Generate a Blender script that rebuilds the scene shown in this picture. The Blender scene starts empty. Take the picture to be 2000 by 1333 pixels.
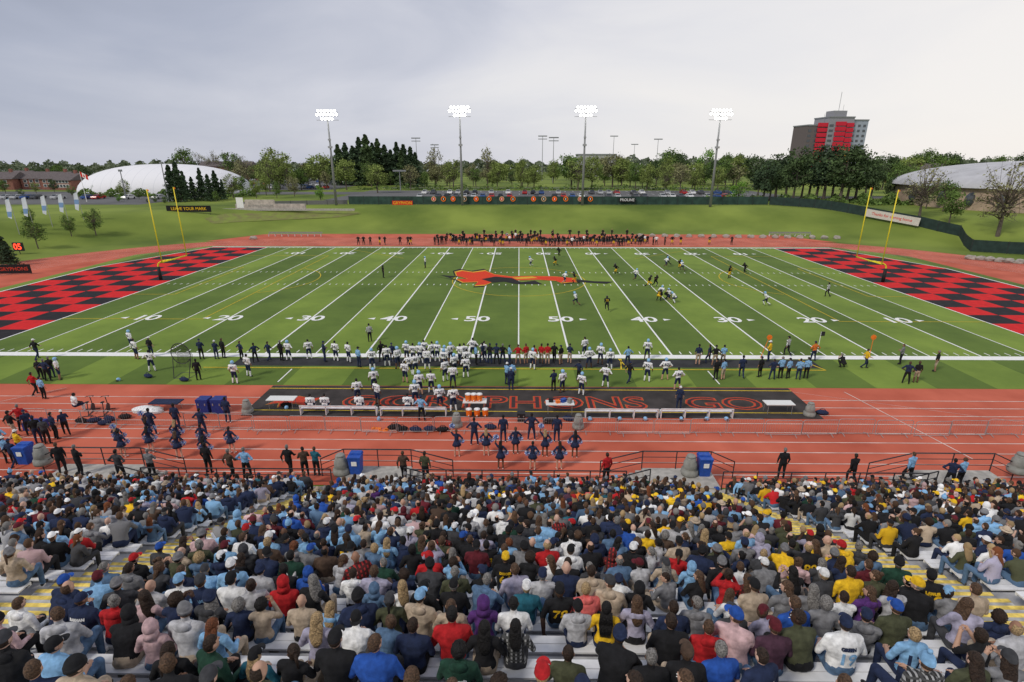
import bpy,bmesh,math,random
import numpy as np
from mathutils import Vector as V3,Matrix,Euler
from mathutils.bvhtree import BVHTree
RN=random.Random(11); NR=np.random.RandomState(5)
S=bpy.context.scene; COL=S.collection
rad=math.radians
# ---------------- camera
F=1040.; H=16.23; PITCH=18.8; YAW=.75
cam=bpy.data.objects.new('camera',bpy.data.cameras.new('camera')); COL.objects.link(cam)
cam.location=(0,0,H); cam.rotation_euler=(rad(90-PITCH),0,rad(YAW))
cam.data.sensor_width=36; cam.data.lens=F/2000*36; cam.data.clip_start=.1; cam.data.clip_end=9000
S.camera=cam
CR=Euler((rad(90-PITCH),0,rad(YAW))).to_matrix()
def ray(px,py): return (CR@V3(((px-1000)/F,-(py-666.5)/F,-1))).normalized()
def G(px,py,z=0.):
    d=ray(px,py); t=(z-H)/d.z; return V3((d.x*t,d.y*t,z))
def atD(px,py,D):
    d=ray(px,py); t=D/d.y; return V3((d.x*t,D,H+d.z*t))
def proj(p):
    q=CR.transposed()@(V3(p)-V3((0,0,H)))
    if q.z>-.3: return (-9999,-9999)
    return (1000+F*q.x/-q.z,666.5-F*q.y/-q.z)
def sm(t): t=max(0,min(1,t)); return t*t*(3-2*t)
def hz(x,y):
    cx=min(max(x,-41),41); d=math.hypot(x-cx,y-71)
    h=4.5*sm((d-54)/25)*sm((y-20)/50)
    r=math.hypot(x,y-71)
    if r>520: h-=(r-520)*.02
    return h
def T(px,py):
    d=ray(px,py); t=60.
    for i in range(4000):
        p=V3((0,0,H))+d*t
        if p.z<=hz(p.x,p.y): return p
        t+=.3
    return p
def onD(px,D):
    x=atD(px,380,D).x; return V3((x,D,hz(x,D)))
# ---------------- materials
MC={}
def mat(key,col,rough=.85,var=.15,sc=8.,bump=0.,metal=0.,spec=.3,col2=None,emit=0,detail=3.):
    if key in MC: return MC[key]
    m=bpy.data.materials.new(key); MC[key]=m; m.use_nodes=True; nt=m.node_tree; b=nt.nodes['Principled BSDF']
    b.inputs['Roughness'].default_value=rough; b.inputs['Metallic'].default_value=metal
    b.inputs['Specular IOR Level'].default_value=spec
    tc=nt.nodes.new('ShaderNodeTexCoord'); n=nt.nodes.new('ShaderNodeTexNoise'); n.inputs['Scale'].default_value=sc; n.inputs['Detail'].default_value=detail
    nt.links.new(tc.outputs['Object'],n.inputs['Vector'])
    r=nt.nodes.new('ShaderNodeValToRGB'); nt.links.new(n.outputs['Fac'],r.inputs['Fac'])
    a=[max(0,c*(1-var)) for c in col]; c2=col2 or [min(1,c*(1+var)) for c in col]
    r.color_ramp.elements[0].position=.35; r.color_ramp.elements[1].position=.65
    r.color_ramp.elements[0].color=(*a,1); r.color_ramp.elements[1].color=(*c2,1)
    nt.links.new(r.outputs['Color'],b.inputs['Base Color'])
    if bump:
        bp=nt.nodes.new('ShaderNodeBump'); bp.inputs['Strength'].default_value=bump; bp.inputs['Distance'].default_value=.03
        nt.links.new(n.outputs['Fac'],bp.inputs['Height']); nt.links.new(bp.outputs['Normal'],b.inputs['Normal'])
    if emit:
        b.inputs['Emission Color'].default_value=(*col,1); b.inputs['Emission Strength'].default_value=emit
    m['c']=list(col)
    return m
def stripes(key,c1,c2,axis,freq,duty=.5,c3=None,axis2=None):
    if key in MC: return MC[key]
    m=mat(key,c1,.9); nt=m.node_tree; b=nt.nodes['Principled BSDF']
    tc=nt.nodes.new('ShaderNodeTexCoord'); sx=nt.nodes.new('ShaderNodeSeparateXYZ'); nt.links.new(tc.outputs['Object'],sx.inputs[0])
    def st(ax):
        a=nt.nodes.new('ShaderNodeMath'); a.operation='MULTIPLY'; a.inputs[1].default_value=freq; nt.links.new(sx.outputs[ax],a.inputs[0])
        f=nt.nodes.new('ShaderNodeMath'); f.operation='FRACT'; nt.links.new(a.outputs[0],f.inputs[0])
        g=nt.nodes.new('ShaderNodeMath'); g.operation='LESS_THAN'; g.inputs[1].default_value=duty; nt.links.new(f.outputs[0],g.inputs[0]); return g.outputs[0]
    mx=nt.nodes.new('ShaderNodeMix'); mx.data_type='RGBA'; mx.inputs[6].default_value=(*c1,1); mx.inputs[7].default_value=(*c2,1)
    nt.links.new(st(axis),mx.inputs[0]); out=mx.outputs[2]
    if axis2 is not None:
        m2=nt.nodes.new('ShaderNodeMix'); m2.data_type='RGBA'; m2.inputs[7].default_value=(*(c3 or c2),1); nt.links.new(out,m2.inputs[6]); nt.links.new(st(axis2),m2.inputs[0]); out=m2.outputs[2]
    nt.links.new(out,b.inputs['Base Color']); m['c']=[(p+q)/2 for p,q in zip(c1,c2)]
    return m
def fab(name,col): return mat('fabric '+name,col,.92,.28,9.,.8,detail=5.)
WH=mat('white paint',(.84,.84,.82),.7,.06); YL=mat('yellow paint',(.75,.52,.06),.7,.08)
BK=mat('black rubber',(.02,.02,.022),.7); STEEL=mat('galvanised steel',(.42,.43,.44),.45,.12,metal=.6); DST=mat('dark steel',(.035,.035,.04),.5)
BARR=mat('barricade steel',(.36,.33,.33),.6,.12,metal=.3)
GREYP=mat('grey plastic',(.26,.26,.24),.8,.15,5.,.2); BLUEP=mat('blue plastic',(.02,.08,.38),.5); ALU=mat('bench aluminium',(.76,.76,.77),.5,.12,3.,metal=.1)
CONC=mat('concrete',(.40,.38,.35),.9,.18,3.,.2); ORG=mat('orange plastic',(.85,.19,.02),.5); REDP=mat('red plastic',(.65,.03,.02),.5)
# ---------------- mesh builder
class MB:
    def __init__(s): s.v=[];s.f=[];s.m=[]
    def add(s,vs,fs,mi=0):
        o=len(s.v); s.v+=[tuple(p) for p in vs]; s.f+=[tuple(i+o for i in f) for f in fs]; s.m+=[mi]*len(fs)
    def b2(s,x0,x1,y0,y1,z0,z1,mi=0):
        s.add([(x0,y0,z0),(x1,y0,z0),(x1,y1,z0),(x0,y1,z0),(x0,y0,z1),(x1,y0,z1),(x1,y1,z1),(x0,y1,z1)],[(0,3,2,1),(4,5,6,7),(0,1,5,4),(1,2,6,5),(2,3,7,6),(3,0,4,7)],mi)
    def cone(s,a,b,ra,rb,n=8,mi=0):
        a=V3(a);b=V3(b);d=b-a
        if d.length<1e-6: return
        q=d.to_track_quat('Z','Y'); vs=[]
        for c,r in ((a,ra),(b,rb)):
            for i in range(n): t=2*math.pi*i/n; vs.append(c+q@V3((r*math.cos(t),r*math.sin(t),0)))
        s.add(vs,[(i,(i+1)%n,n+(i+1)%n,n+i) for i in range(n)]+[tuple(range(n-1,-1,-1)),tuple(range(n,2*n))],mi)
    def ell(s,c,r,n=10,m=6,mi=0,rot=None,keep=None,disp=0):
        c=V3(c); r=r if hasattr(r,'__len__') else (r,r,r); loc=[V3((0,0,1))]
        for j in range(1,m):
            p=math.pi*j/m
            for i in range(n): t=2*math.pi*i/n; loc.append(V3((math.sin(p)*math.cos(t),math.sin(p)*math.sin(t),math.cos(p))))
        loc.append(V3((0,0,-1))); vs=[]
        for q in loc:
            k=1+disp*RN.uniform(-1,1); p=V3((q.x*r[0]*k,q.y*r[1]*k,q.z*r[2]*k)); vs.append(c+((rot@p) if rot else p))
        fs=[(0,1+i,1+(i+1)%n) for i in range(n)]
        for j in range(m-2):
            for i in range(n): a=1+j*n+i; b=1+j*n+(i+1)%n; fs.append((a,a+n,b+n,b))
        L=len(vs)-1; o=1+(m-2)*n
        fs+=[(L,o+(i+1)%n,o+i) for i in range(n)]
        if keep: fs=[f for f in fs if keep(sum((vs[i] for i in f),V3())/len(f)-c)]
        s.add(vs,fs,mi)
    def caps(s,a,b,ra,rb,n=10,mi=0): s.ell(a,ra,n,6,mi); s.ell(b,rb,n,6,mi); s.cone(a,b,ra,rb,n,mi)
    def loft(s,rings,n=14,mi=0):
        vs=[]
        for c,X,Y,rx,ry in rings:
            for i in range(n):
                t=2*math.pi*i/n; vs.append(V3(c)+X*(rx*math.cos(t))+Y*(ry*math.sin(t)))
        fs=[]
        for k in range(len(rings)-1):
            for i in range(n): a=k*n+i;b=k*n+(i+1)%n; fs.append((a,b,b+n,a+n))
        k=len(rings)-1; fs+=[tuple(range(n-1,-1,-1)),tuple(k*n+i for i in range(n))]
        s.add(vs,fs,mi)
    def tube(s,pts,r,n=6,mi=0):
        for a,b in zip(pts,pts[1:]): s.cone(a,b,r,r,n,mi)
    def poly(s,pts,z=None,mi=0): s.add([(p[0],p[1],p[2] if z is None else z) for p in pts],[tuple(range(len(pts)))],mi)
    def prism(s,pts,x0,x1,mi=0):
        n=len(pts); s.add([(x0,y,z) for y,z in pts]+[(x1,y,z) for y,z in pts],[(i,(i+1)%n,n+(i+1)%n,n+i) for i in range(n)]+[tuple(range(n-1,-1,-1)),tuple(range(n,2*n))],mi)
    def mesh(s,name,mats=(),smooth=False):
        me=bpy.data.meshes.new(name); me.from_pydata(s.v,[],s.f)
        for m in (mats if isinstance(mats,(list,tuple)) else [mats]): me.materials.append(m)
        me.polygons.foreach_set('material_index',s.m)
        if smooth: me.polygons.foreach_set('use_smooth',[True]*len(s.f))
        me.update(); return me
    def build(s,name,mats,parent=None,smooth=False,loc=(0,0,0),rz=0):
        return ob(name,s.mesh(name,mats,smooth),parent,loc,rz)
def ob(name,me,parent=None,loc=(0,0,0),rz=0,sc=None):
    o=bpy.data.objects.new(name,me); COL.objects.link(o); o.location=loc; o.rotation_euler=(0,0,rz)
    if parent: o.parent=parent
    if sc: o.scale=sc if hasattr(sc,'__len__') else (sc,sc,sc)
    return o
def tag(o,label,cat,group=None,kind=None):
    if label: o['label']=label.replace('navy blue','navy')
    if cat: o['category']=cat
    if group: o['group']=group
    if kind: o['kind']=kind
    return o
def E(name,loc,label=None,cat=None,group=None,rz=0): return tag(ob(name,None,None,loc,rz),label,cat,group)
def struct(o): o['kind']='structure'; return o
def tree_copy(o,parent=None):
    c=o.copy(); COL.objects.link(c); c.parent=parent
    for ch in o.children: tree_copy(ch,c)
    return c
W1='first second third fourth fifth sixth seventh eighth ninth tenth eleventh twelfth thirteenth fourteenth fifteenth sixteenth seventeenth eighteenth nineteenth twentieth'.split()
def ordn(i):
    if i<=20: return W1[i-1]
    return str(i)+('th' if i%100 in(11,12,13) else {1:'st',2:'nd',3:'rd'}.get(i%10,'th'))
LM=[(100,'the brick houses'),(325,'the inflatable dome'),(525,'the memorial wall'),(650,'the first light tower'),(900,'the second light tower'),(1140,'the third light tower'),(1395,'the fourth light tower'),(1615,'the apartment tower'),(1930,'the domed hall')]
def place_labels(items,cat,group,lms=LM):
    g={}
    for o,d,px in items:
        lp,ln=min(lms,key=lambda l:abs(l[0]-px)); g.setdefault((d,ln,'left' if px<lp else 'right'),[]).append((abs(px-lp),o))
    for (d,ln,side),L in g.items():
        L.sort(key=lambda t:t[0])
        for i,(_,o) in enumerate(L):
            tag(o,f"{d} just {side} of {ln}" if len(L)==1 else f"{d}, {ordn(i+1)} out {side} of {ln}",cat,group)
TM={}
def textmesh(s,size,m,off=0.):
    k=(s,size,m.name,off)
    if k in TM: return TM[k]
    cu=bpy.data.curves.new('t','FONT'); cu.body=s; cu.size=size; cu.align_x='CENTER'; cu.align_y='CENTER'; cu.offset=off; cu.resolution_u=3
    o=bpy.data.objects.new('t',cu); COL.objects.link(o); dg=bpy.context.evaluated_depsgraph_get()
    me=bpy.data.meshes.new_from_object(o.evaluated_get(dg)); bpy.data.objects.remove(o)
    me.materials.clear(); me.materials.append(m); TM[k]=me; return me
def flat_text(s,size,m,parent,loc,rz=0,sx=1,off=0.,name='lettering',rx=0):
    o=ob(name,textmesh(s,size,m,off),parent,loc,rz); o.scale=(sx,1,1); o.rotation_euler=(rx,0,rz); return o
def evalm(me,mods):
    o=bpy.data.objects.new('t',me); COL.objects.link(o)
    for t,kw in mods:
        md=o.modifiers.new('m',t)
        for k,v in kw.items(): setattr(md,k,v)
    dg=bpy.context.evaluated_depsgraph_get(); r=bpy.data.meshes.new_from_object(o.evaluated_get(dg)); bpy.data.objects.remove(o); return r
# ---------------- world
w=bpy.data.worlds.new('World'); S.world=w; w.use_nodes=True; nt=w.node_tree; bg=nt.nodes['Background']
sky=nt.nodes.new('ShaderNodeTexSky'); sky.sky_type='NISHITA'; sky.sun_disc=False; sky.sun_elevation=rad(40); sky.sun_rotation=rad(60)
sc_=nt.nodes.new('ShaderNodeMix'); sc_.data_type='RGBA'; sc_.blend_type='MULTIPLY'; sc_.inputs[0].default_value=1; sc_.inputs[7].default_value=(.1,.1,.1,1)
nt.links.new(sky.outputs[0],sc_.inputs[6])
tc=nt.nodes.new('ShaderNodeTexCoord'); mp=nt.nodes.new('ShaderNodeMapping'); mp.inputs['Scale'].default_value=(1.2,1.2,4.5); mp.inputs['Rotation'].default_value=(.05,.12,.4); nt.links.new(tc.outputs['Generated'],mp.inputs[0])
no=nt.nodes.new('ShaderNodeTexNoise'); no.inputs['Scale'].default_value=1.6; no.inputs['Detail'].default_value=6; no.inputs['Roughness'].default_value=.5; no.inputs['Distortion'].default_value=.5; nt.links.new(mp.outputs[0],no.inputs['Vector'])
sx=nt.nodes.new('ShaderNodeSeparateXYZ'); nt.links.new(tc.outputs['Generated'],sx.inputs[0])
def M(op,a,b):
    n=nt.nodes.new('ShaderNodeMath'); n.operation=op
    for i,v in enumerate((a,b)):
        if isinstance(v,(int,float)): n.inputs[i].default_value=v
        else: nt.links.new(v,n.inputs[i])
    return n.outputs[0]
f=M('ADD',M('MULTIPLY',sx.outputs[0],.54),M('MULTIPLY',sx.outputs[2],-.62)); f=M('ADD',f,M('MULTIPLY',M('SUBTRACT',no.outputs[0],.5),.7)); f=M('ADD',f,.69)
rp=nt.nodes.new('ShaderNodeValToRGB'); nt.links.new(f,rp.inputs[0]); e=rp.color_ramp.elements
e[0].position=.05; e[0].color=(.30,.33,.42,1); e[1].position=.95; e[1].color=(.86,.83,.81,1)
for p,c in ((.3,(.42,.45,.55,1)),(.55,(.62,.63,.70,1)),(.75,(.77,.76,.78,1))): q=e.new(p); q.color=c
mx=nt.nodes.new('ShaderNodeMix'); mx.data_type='RGBA'; mx.inputs[0].default_value=.94; nt.links.new(sc_.outputs[2],mx.inputs[6]); nt.links.new(rp.outputs[0],mx.inputs[7])
nt.links.new(mx.outputs[2],bg.inputs[0]); bg.inputs[1].default_value=1.05
sl=bpy.data.lights.new('sun','SUN'); sl.energy=2.0; sl.angle=rad(12); sl.color=(1,.94,.84); so=bpy.data.objects.new('sun',sl); COL.objects.link(so)
so.rotation_euler=(rad(46),0,rad(-50)); so.location=(0,0,60)
S.view_settings.view_transform='Standard'; S.view_settings.look='None'; S.view_settings.exposure=0
# ---------------- ground
def ax(n,k,L,c): t=np.linspace(-1,1,n); return c+np.sinh(t*k)/math.sinh(k)*L
xs=ax(261,4.2,3200,0); ys=ax(261,4.2,3200,110)
vv=[(x,y,hz(x,y)-.03) for y in ys for x in xs]; n=len(xs)
ff=[(j*n+i,j*n+i+1,(j+1)*n+i+1,(j+1)*n+i) for j in range(len(ys)-1) for i in range(n-1)]
GRASS=mat('grass ground',(.125,.19,.024),.95,.28,.05,.5,col2=(.215,.275,.045),detail=14)
g=MB(); g.v=vv; g.f=ff; g.m=[0]*len(ff); struct(g.build('ground',GRASS,smooth=True))
PT=mat('worn grass',(.25,.24,.09),.98,.3,.6,.3,col2=(.20,.25,.05),detail=10)
def oval(r,n=40,cx=41,cy=71):
    p=[]
    for i in range(n+1): t=-math.pi/2+math.pi*i/n; p.append((cx+r*math.cos(t),cy+r*math.sin(t)))
    for i in range(n+1): t=math.pi/2+math.pi*i/n; p.append((-cx+r*math.cos(t),cy+r*math.sin(t)))
    return p
TRK=mat('red track',(.49,.10,.055),.88,.12,.22,.1,col2=(.60,.145,.085),detail=12)
m=MB(); m.poly(oval(46.5),.0); m.poly([(-110,24.0),(110,24.0),(110,26),(-110,26)],-.004); m.poly([(-66,112),(66,112),(58,124),(-58,124)],.002)
m.poly([(41,25),(110,25),(110,36),(41,36)],.002);m.poly([(-41,25),(-110,25),(-110,36),(-41,36)],.002)
struct(m.build('running_track',TRK))
m=MB()
for k in range(9):
    r=36.2+1.2*k; a=oval(r-.035,48); b=oval(r+.035,48); N=len(a)
    for i in range(N): j=(i+1)%N; m.poly([a[i],b[i],b[j],a[j]],.012)
    if k>0:
        for sg in(-1,1): m.poly([(sg*41,71-r-.03),(sg*110,71-r-.03),(sg*110,71-r+.03),(sg*41,71-r+.03)],.0125)
for x0,y0,x1,y1 in ((20,36.3,36,30.5),(24,36.3,26,27),(-34,36.3,-40,31)): m.poly([(x0,y0),(x0+.07,y0),(x1+.07,y1),(x1,y1)],.0135)
struct(m.build('lane_lines',mat('lane white',(.66,.55,.50),.8,.2,1.)))
YD=.896; GL=55*YD; EZ=75*YD; N0,N1=44.,104.; MID=74.
# turf
tf=mat('turf',(.06,.1,.02),.95,.2,.4); t2=tf.node_tree; b=t2.nodes['Principled BSDF']
tcn=t2.nodes.new('ShaderNodeTexCoord'); s2=t2.nodes.new('ShaderNodeSeparateXYZ'); t2.links.new(tcn.outputs['Object'],s2.inputs[0])
def M2(op,a,bb=None):
    n=t2.nodes.new('ShaderNodeMath'); n.operation=op
    for i,v in enumerate((a,bb)):
        if v is None: continue
        if isinstance(v,(int,float)): n.inputs[i].default_value=v
        else: t2.links.new(v,n.inputs[i])
    return n.outputs[0]
st=M2('LESS_THAN',M2('FRACT',M2('MULTIPLY',s2.outputs[0],1/(10*YD))),.5)
nn=t2.nodes.new('ShaderNodeTexNoise'); nn.inputs['Scale'].default_value=.12; nn.inputs['Detail'].default_value=14; nn.inputs['Roughness'].default_value=.66; t2.links.new(tcn.outputs['Object'],nn.inputs['Vector'])
m1=t2.nodes.new('ShaderNodeMix'); m1.data_type='RGBA'; m1.inputs[6].default_value=(.112,.176,.030,1); m1.inputs[7].default_value=(.182,.265,.042,1); t2.links.new(st,m1.inputs[0])
m3=t2.nodes.new('ShaderNodeMix'); m3.data_type='RGBA'; m3.blend_type='MULTIPLY'; m3.inputs[0].default_value=1; t2.links.new(m1.outputs[2],m3.inputs[6])
r3=t2.nodes.new('ShaderNodeValToRGB'); r3.color_ramp.elements[0].position=.3; r3.color_ramp.elements[1].position=.7; r3.color_ramp.elements[0].color=(.62,.67,.62,1); r3.color_ramp.elements[1].color=(1.2,1.16,1.14,1); t2.links.new(nn.outputs[0],r3.inputs[0]); t2.links.new(r3.outputs[0],m3.inputs[7]); t2.links.new(m3.outputs[2],b.inputs['Base Color'])
m=MB(); m.poly([(-GL-6,N0-7),(GL+6,N0-7),(GL+6,N1+1.5),(-GL-6,N1+1.5)],.008)
for sg in(-1,1): m.poly([(sg*(GL+6),N0-7),(sg*(EZ+2),N0-5),(sg*(EZ+2),95),(sg*(GL+12),N1+1.5),(sg*(GL+6),N1+1.5)][::sg],.008)
struct(m.build('football_field',tf))
CH1=mat('endzone red',(.62,.014,.016),.95,.12,1.5,detail=6); CH2=mat('endzone black',(.018,.016,.02),.95,.25,1.5,detail=6)
m=MB(); q=3.58
for sg in(-1,1):
    for i in range(5):
        y=N0; j=0
        while y<N1-.1:
            x0=GL+i*q; x1=x0+q; y1=min(y+3.3,N1)
            def lim(yy): return EZ-max(0,yy-84)*.36
            xa=[min(x1,lim(y)),min(x1,lim(y1))]
            if min(xa)>x0: m.poly([(sg*x0,y),(sg*xa[0],y),(sg*xa[1],y1),(sg*x0,y1)],.014,(i+j)%2)
            y=y1; j+=1
struct(m.build('end_zone_checkers',[CH1,CH2]))
m=MB()
def ln(x0,x1,y0,y1,z=.02): m.poly([(x0,y0),(x1,y0),(x1,y1),(x0,y1)],z)
ln(-EZ-.1,EZ+.1,N0-.9,N0); ln(-GL-11,GL+11,N1,N1+.6)
for k in range(-11,12):
    x=k*5*YD; wd=.085 if k%2 else .06
    ln(x-wd,x+wd,N0+.0,N1,.021)
for sg in(-1,1):
    m.poly([(sg*(EZ),N0),(sg*(EZ+.25),N0),(sg*(EZ+.25),84),(sg*EZ,84)],.022)
    m.poly([(sg*EZ,84),(sg*(EZ+.25),84),(sg*(EZ-7.0),N1),(sg*(EZ-7.25),N1)],.022)
for k in range(-54,55):
    if k%5==0: continue
    x=k*YD
    for y in (N0+.2,71.2,79.6,N1-.9): ln(x-.05,x+.05,y,y+.65,.0215)
struct(m.build('field_lines',WH))
m=MB()
for sg in(-1,1):
    def L(a,b_,wd=.1):
        a=V3((a[0],a[1],0));b_=V3((b_[0],b_[1],0)); d=(b_-a).normalized(); nrm=V3((-d.y,d.x,0))*wd/2
        m.poly([a-nrm,b_-nrm,b_+nrm,a+nrm],.026)
    for x1,ya,yb in ((34,54.5,94.5),(43.8,65.5,83.5)):
        L((sg*GL,ya),(sg*x1,ya)); L((sg*x1,ya),(sg*x1,yb)); L((sg*x1,yb),(sg*GL,yb))
    pts=[]
    for i in range(13):
        a=rad(-62+i*124/12); pts.append((sg*(38-9.15*math.cos(a)),74.5+9.15*math.sin(a)))
    for a,b_ in zip(pts,pts[1:]): L(a,b_)
    L((sg*20,92),(sg*34,103),.08)
pts=[(9.4*math.cos(t*math.pi/24),74.5+9.4*math.sin(t*math.pi/24)) for t in range(49)]
for a,b_ in zip(pts,pts[1:]): L(a,b_)
L((-26,40.55),(25,40.55),.12); L((25,40.55),(24,43),.12)
for x in (-9.2,9.0): L((x,40.6),(x+.4*(1 if x<0 else -1),43),.12); L((x-.6,40.6),(x-.2,43),.12)
struct(m.build('yellow_lines',mat('yellow line',(.68,.48,.03),.9)))
m=MB(); ln(-24,25,41.0,42.9,.012); struct(m.build('team_area_strip',mat('dark turf strip',(.035,.036,.038),.95,.2,1.)))
m=MB(); ln(-18.6,-18.5,37.6,40.3,.02); ln(15.3,15.4,37.6,40.3,.02); struct(m.build('team_area_marks',WH))
for k,s_ in enumerate(['50','40','30','20','10']):
    for sg in(-1,1):
        x=sg*(5+10*k)*YD
        for yy,rz in ((54.9,0),(97.2,math.pi)):
            struct(flat_text(s_,2.6,WH,None,(x,yy,.03),rz,1.1,.045,'yard_number'))
            a=MB(); ar=sg*2.05; a.poly([(x+ar,yy-.36),(x+ar+sg*.8,yy),(x+ar,yy+.36)][::sg],.03); struct(a.build('yard_arrow',WH))
# logo
red=[(890,533),(903,530),(925,533),(948,530),(966,537),(1000,541),(1040,540),(1085,541),(1120,544),(1127,551),(1095,553),(1085,549),(1050,547),(1000,548),(965,550),(948,557),(928,558),(934,551),(905,552),(892,546),(914,545),(893,540)]
c=V3((1005,544,0)); LR=mat('logo red',(.66,.045,.012),.95); LY=mat('logo gold',(.66,.38,.03),.95); LK=mat('logo black',(.015,.015,.015),.95)
def ngon(L,z,mm,name,world=False):
    bm=bmesh.new(); f_=bm.faces.new([bm.verts.new((a,b,z) if world else (*G(a,b)[:2],z)) for a,b in L]); bmesh.ops.triangulate(bm,faces=[f_])
    for f in bm.faces:
        if f.normal.z<0: f.normal_flip()
    me=bpy.data.meshes.new(name); bm.to_mesh(me); bm.free(); me.materials.append(mm); return struct(ob(name,me))
ngon([(c.x+(a-c.x)*1.05,c.y+(b-c.y)*1.3) for a,b in red],.028,LK,'midfield_emblem_border')
ngon([(c.x+(a-c.x)*1.02,c.y+(b-c.y)*1.13) for a,b in red],.032,LY,'midfield_emblem_edge'); ngon(red,.036,LR,'midfield_emblem')
ngon([(940,546),(968,541),(1000,544),(1018,552),(1045,549),(1060,556),(1010,556),(985,551),(962,553)],.04,LK,'midfield_emblem_wing')
ngon([(1000,543),(1040,541),(1050,544),(1010,546)],.04,LY,'midfield_emblem_feather')
ngon([(850,541),(890,547),(880,543),(900,541),(860,538),(895,549)],.027,LK,'midfield_emblem_tail'); ngon([(1124,546),(1160,550),(1199,551),(1185,555),(1150,553),(1124,551)],.027,LK,'midfield_emblem_tail')
m=MB(); ln(-18.6,20.2,31.9,36.9,.02); struct(m.build('track_cover_mat',mat('black track mat',(.045,.038,.036),.9,.3,.8,detail=8)))
m=MB(); ln(-18.6,20.2,36.35,36.45,.026); ln(-18.6,20.2,32.7,32.78,.026); struct(m.build('mat_yellow_line',mat('yellow line',(1,1,0))))
MT=mat('mat red letters',(.50,.05,.025),.9); MG=mat('mat gold edge',(.40,.2,.04),.9); MD=mat('mat dark letters',(.05,.03,.03),.9)
for s_,x in (('GO',-9.8),('GRYPHONS',-.2),('GO',14.4)):
    for mm,of,z in((MG,.09,.026),(MT,.07,.030),(MD,-.03,.034)): struct(flat_text(s_,2.7,mm,None,(x,34.1,z),0,1.3,of,'mat_lettering'))
gl_=[(0,.2),(.6,1.3),(1.6,1.6),(2.6,1.2),(3.2,1.5),(2.9,.9),(2.2,.7),(2.6,0),(1.8,.4),(1.2,.3),(.9,-.2),(.7,.5)]
ngon([(-17.6+a*1.15-.1,33.4+b*1.1-.1) for a,b in gl_],.026,MG,'mat_emblem_edge',True); ngon([(-17.6+a*1.1,33.4+b) for a,b in gl_],.03,MT,'mat_emblem',True)
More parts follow.
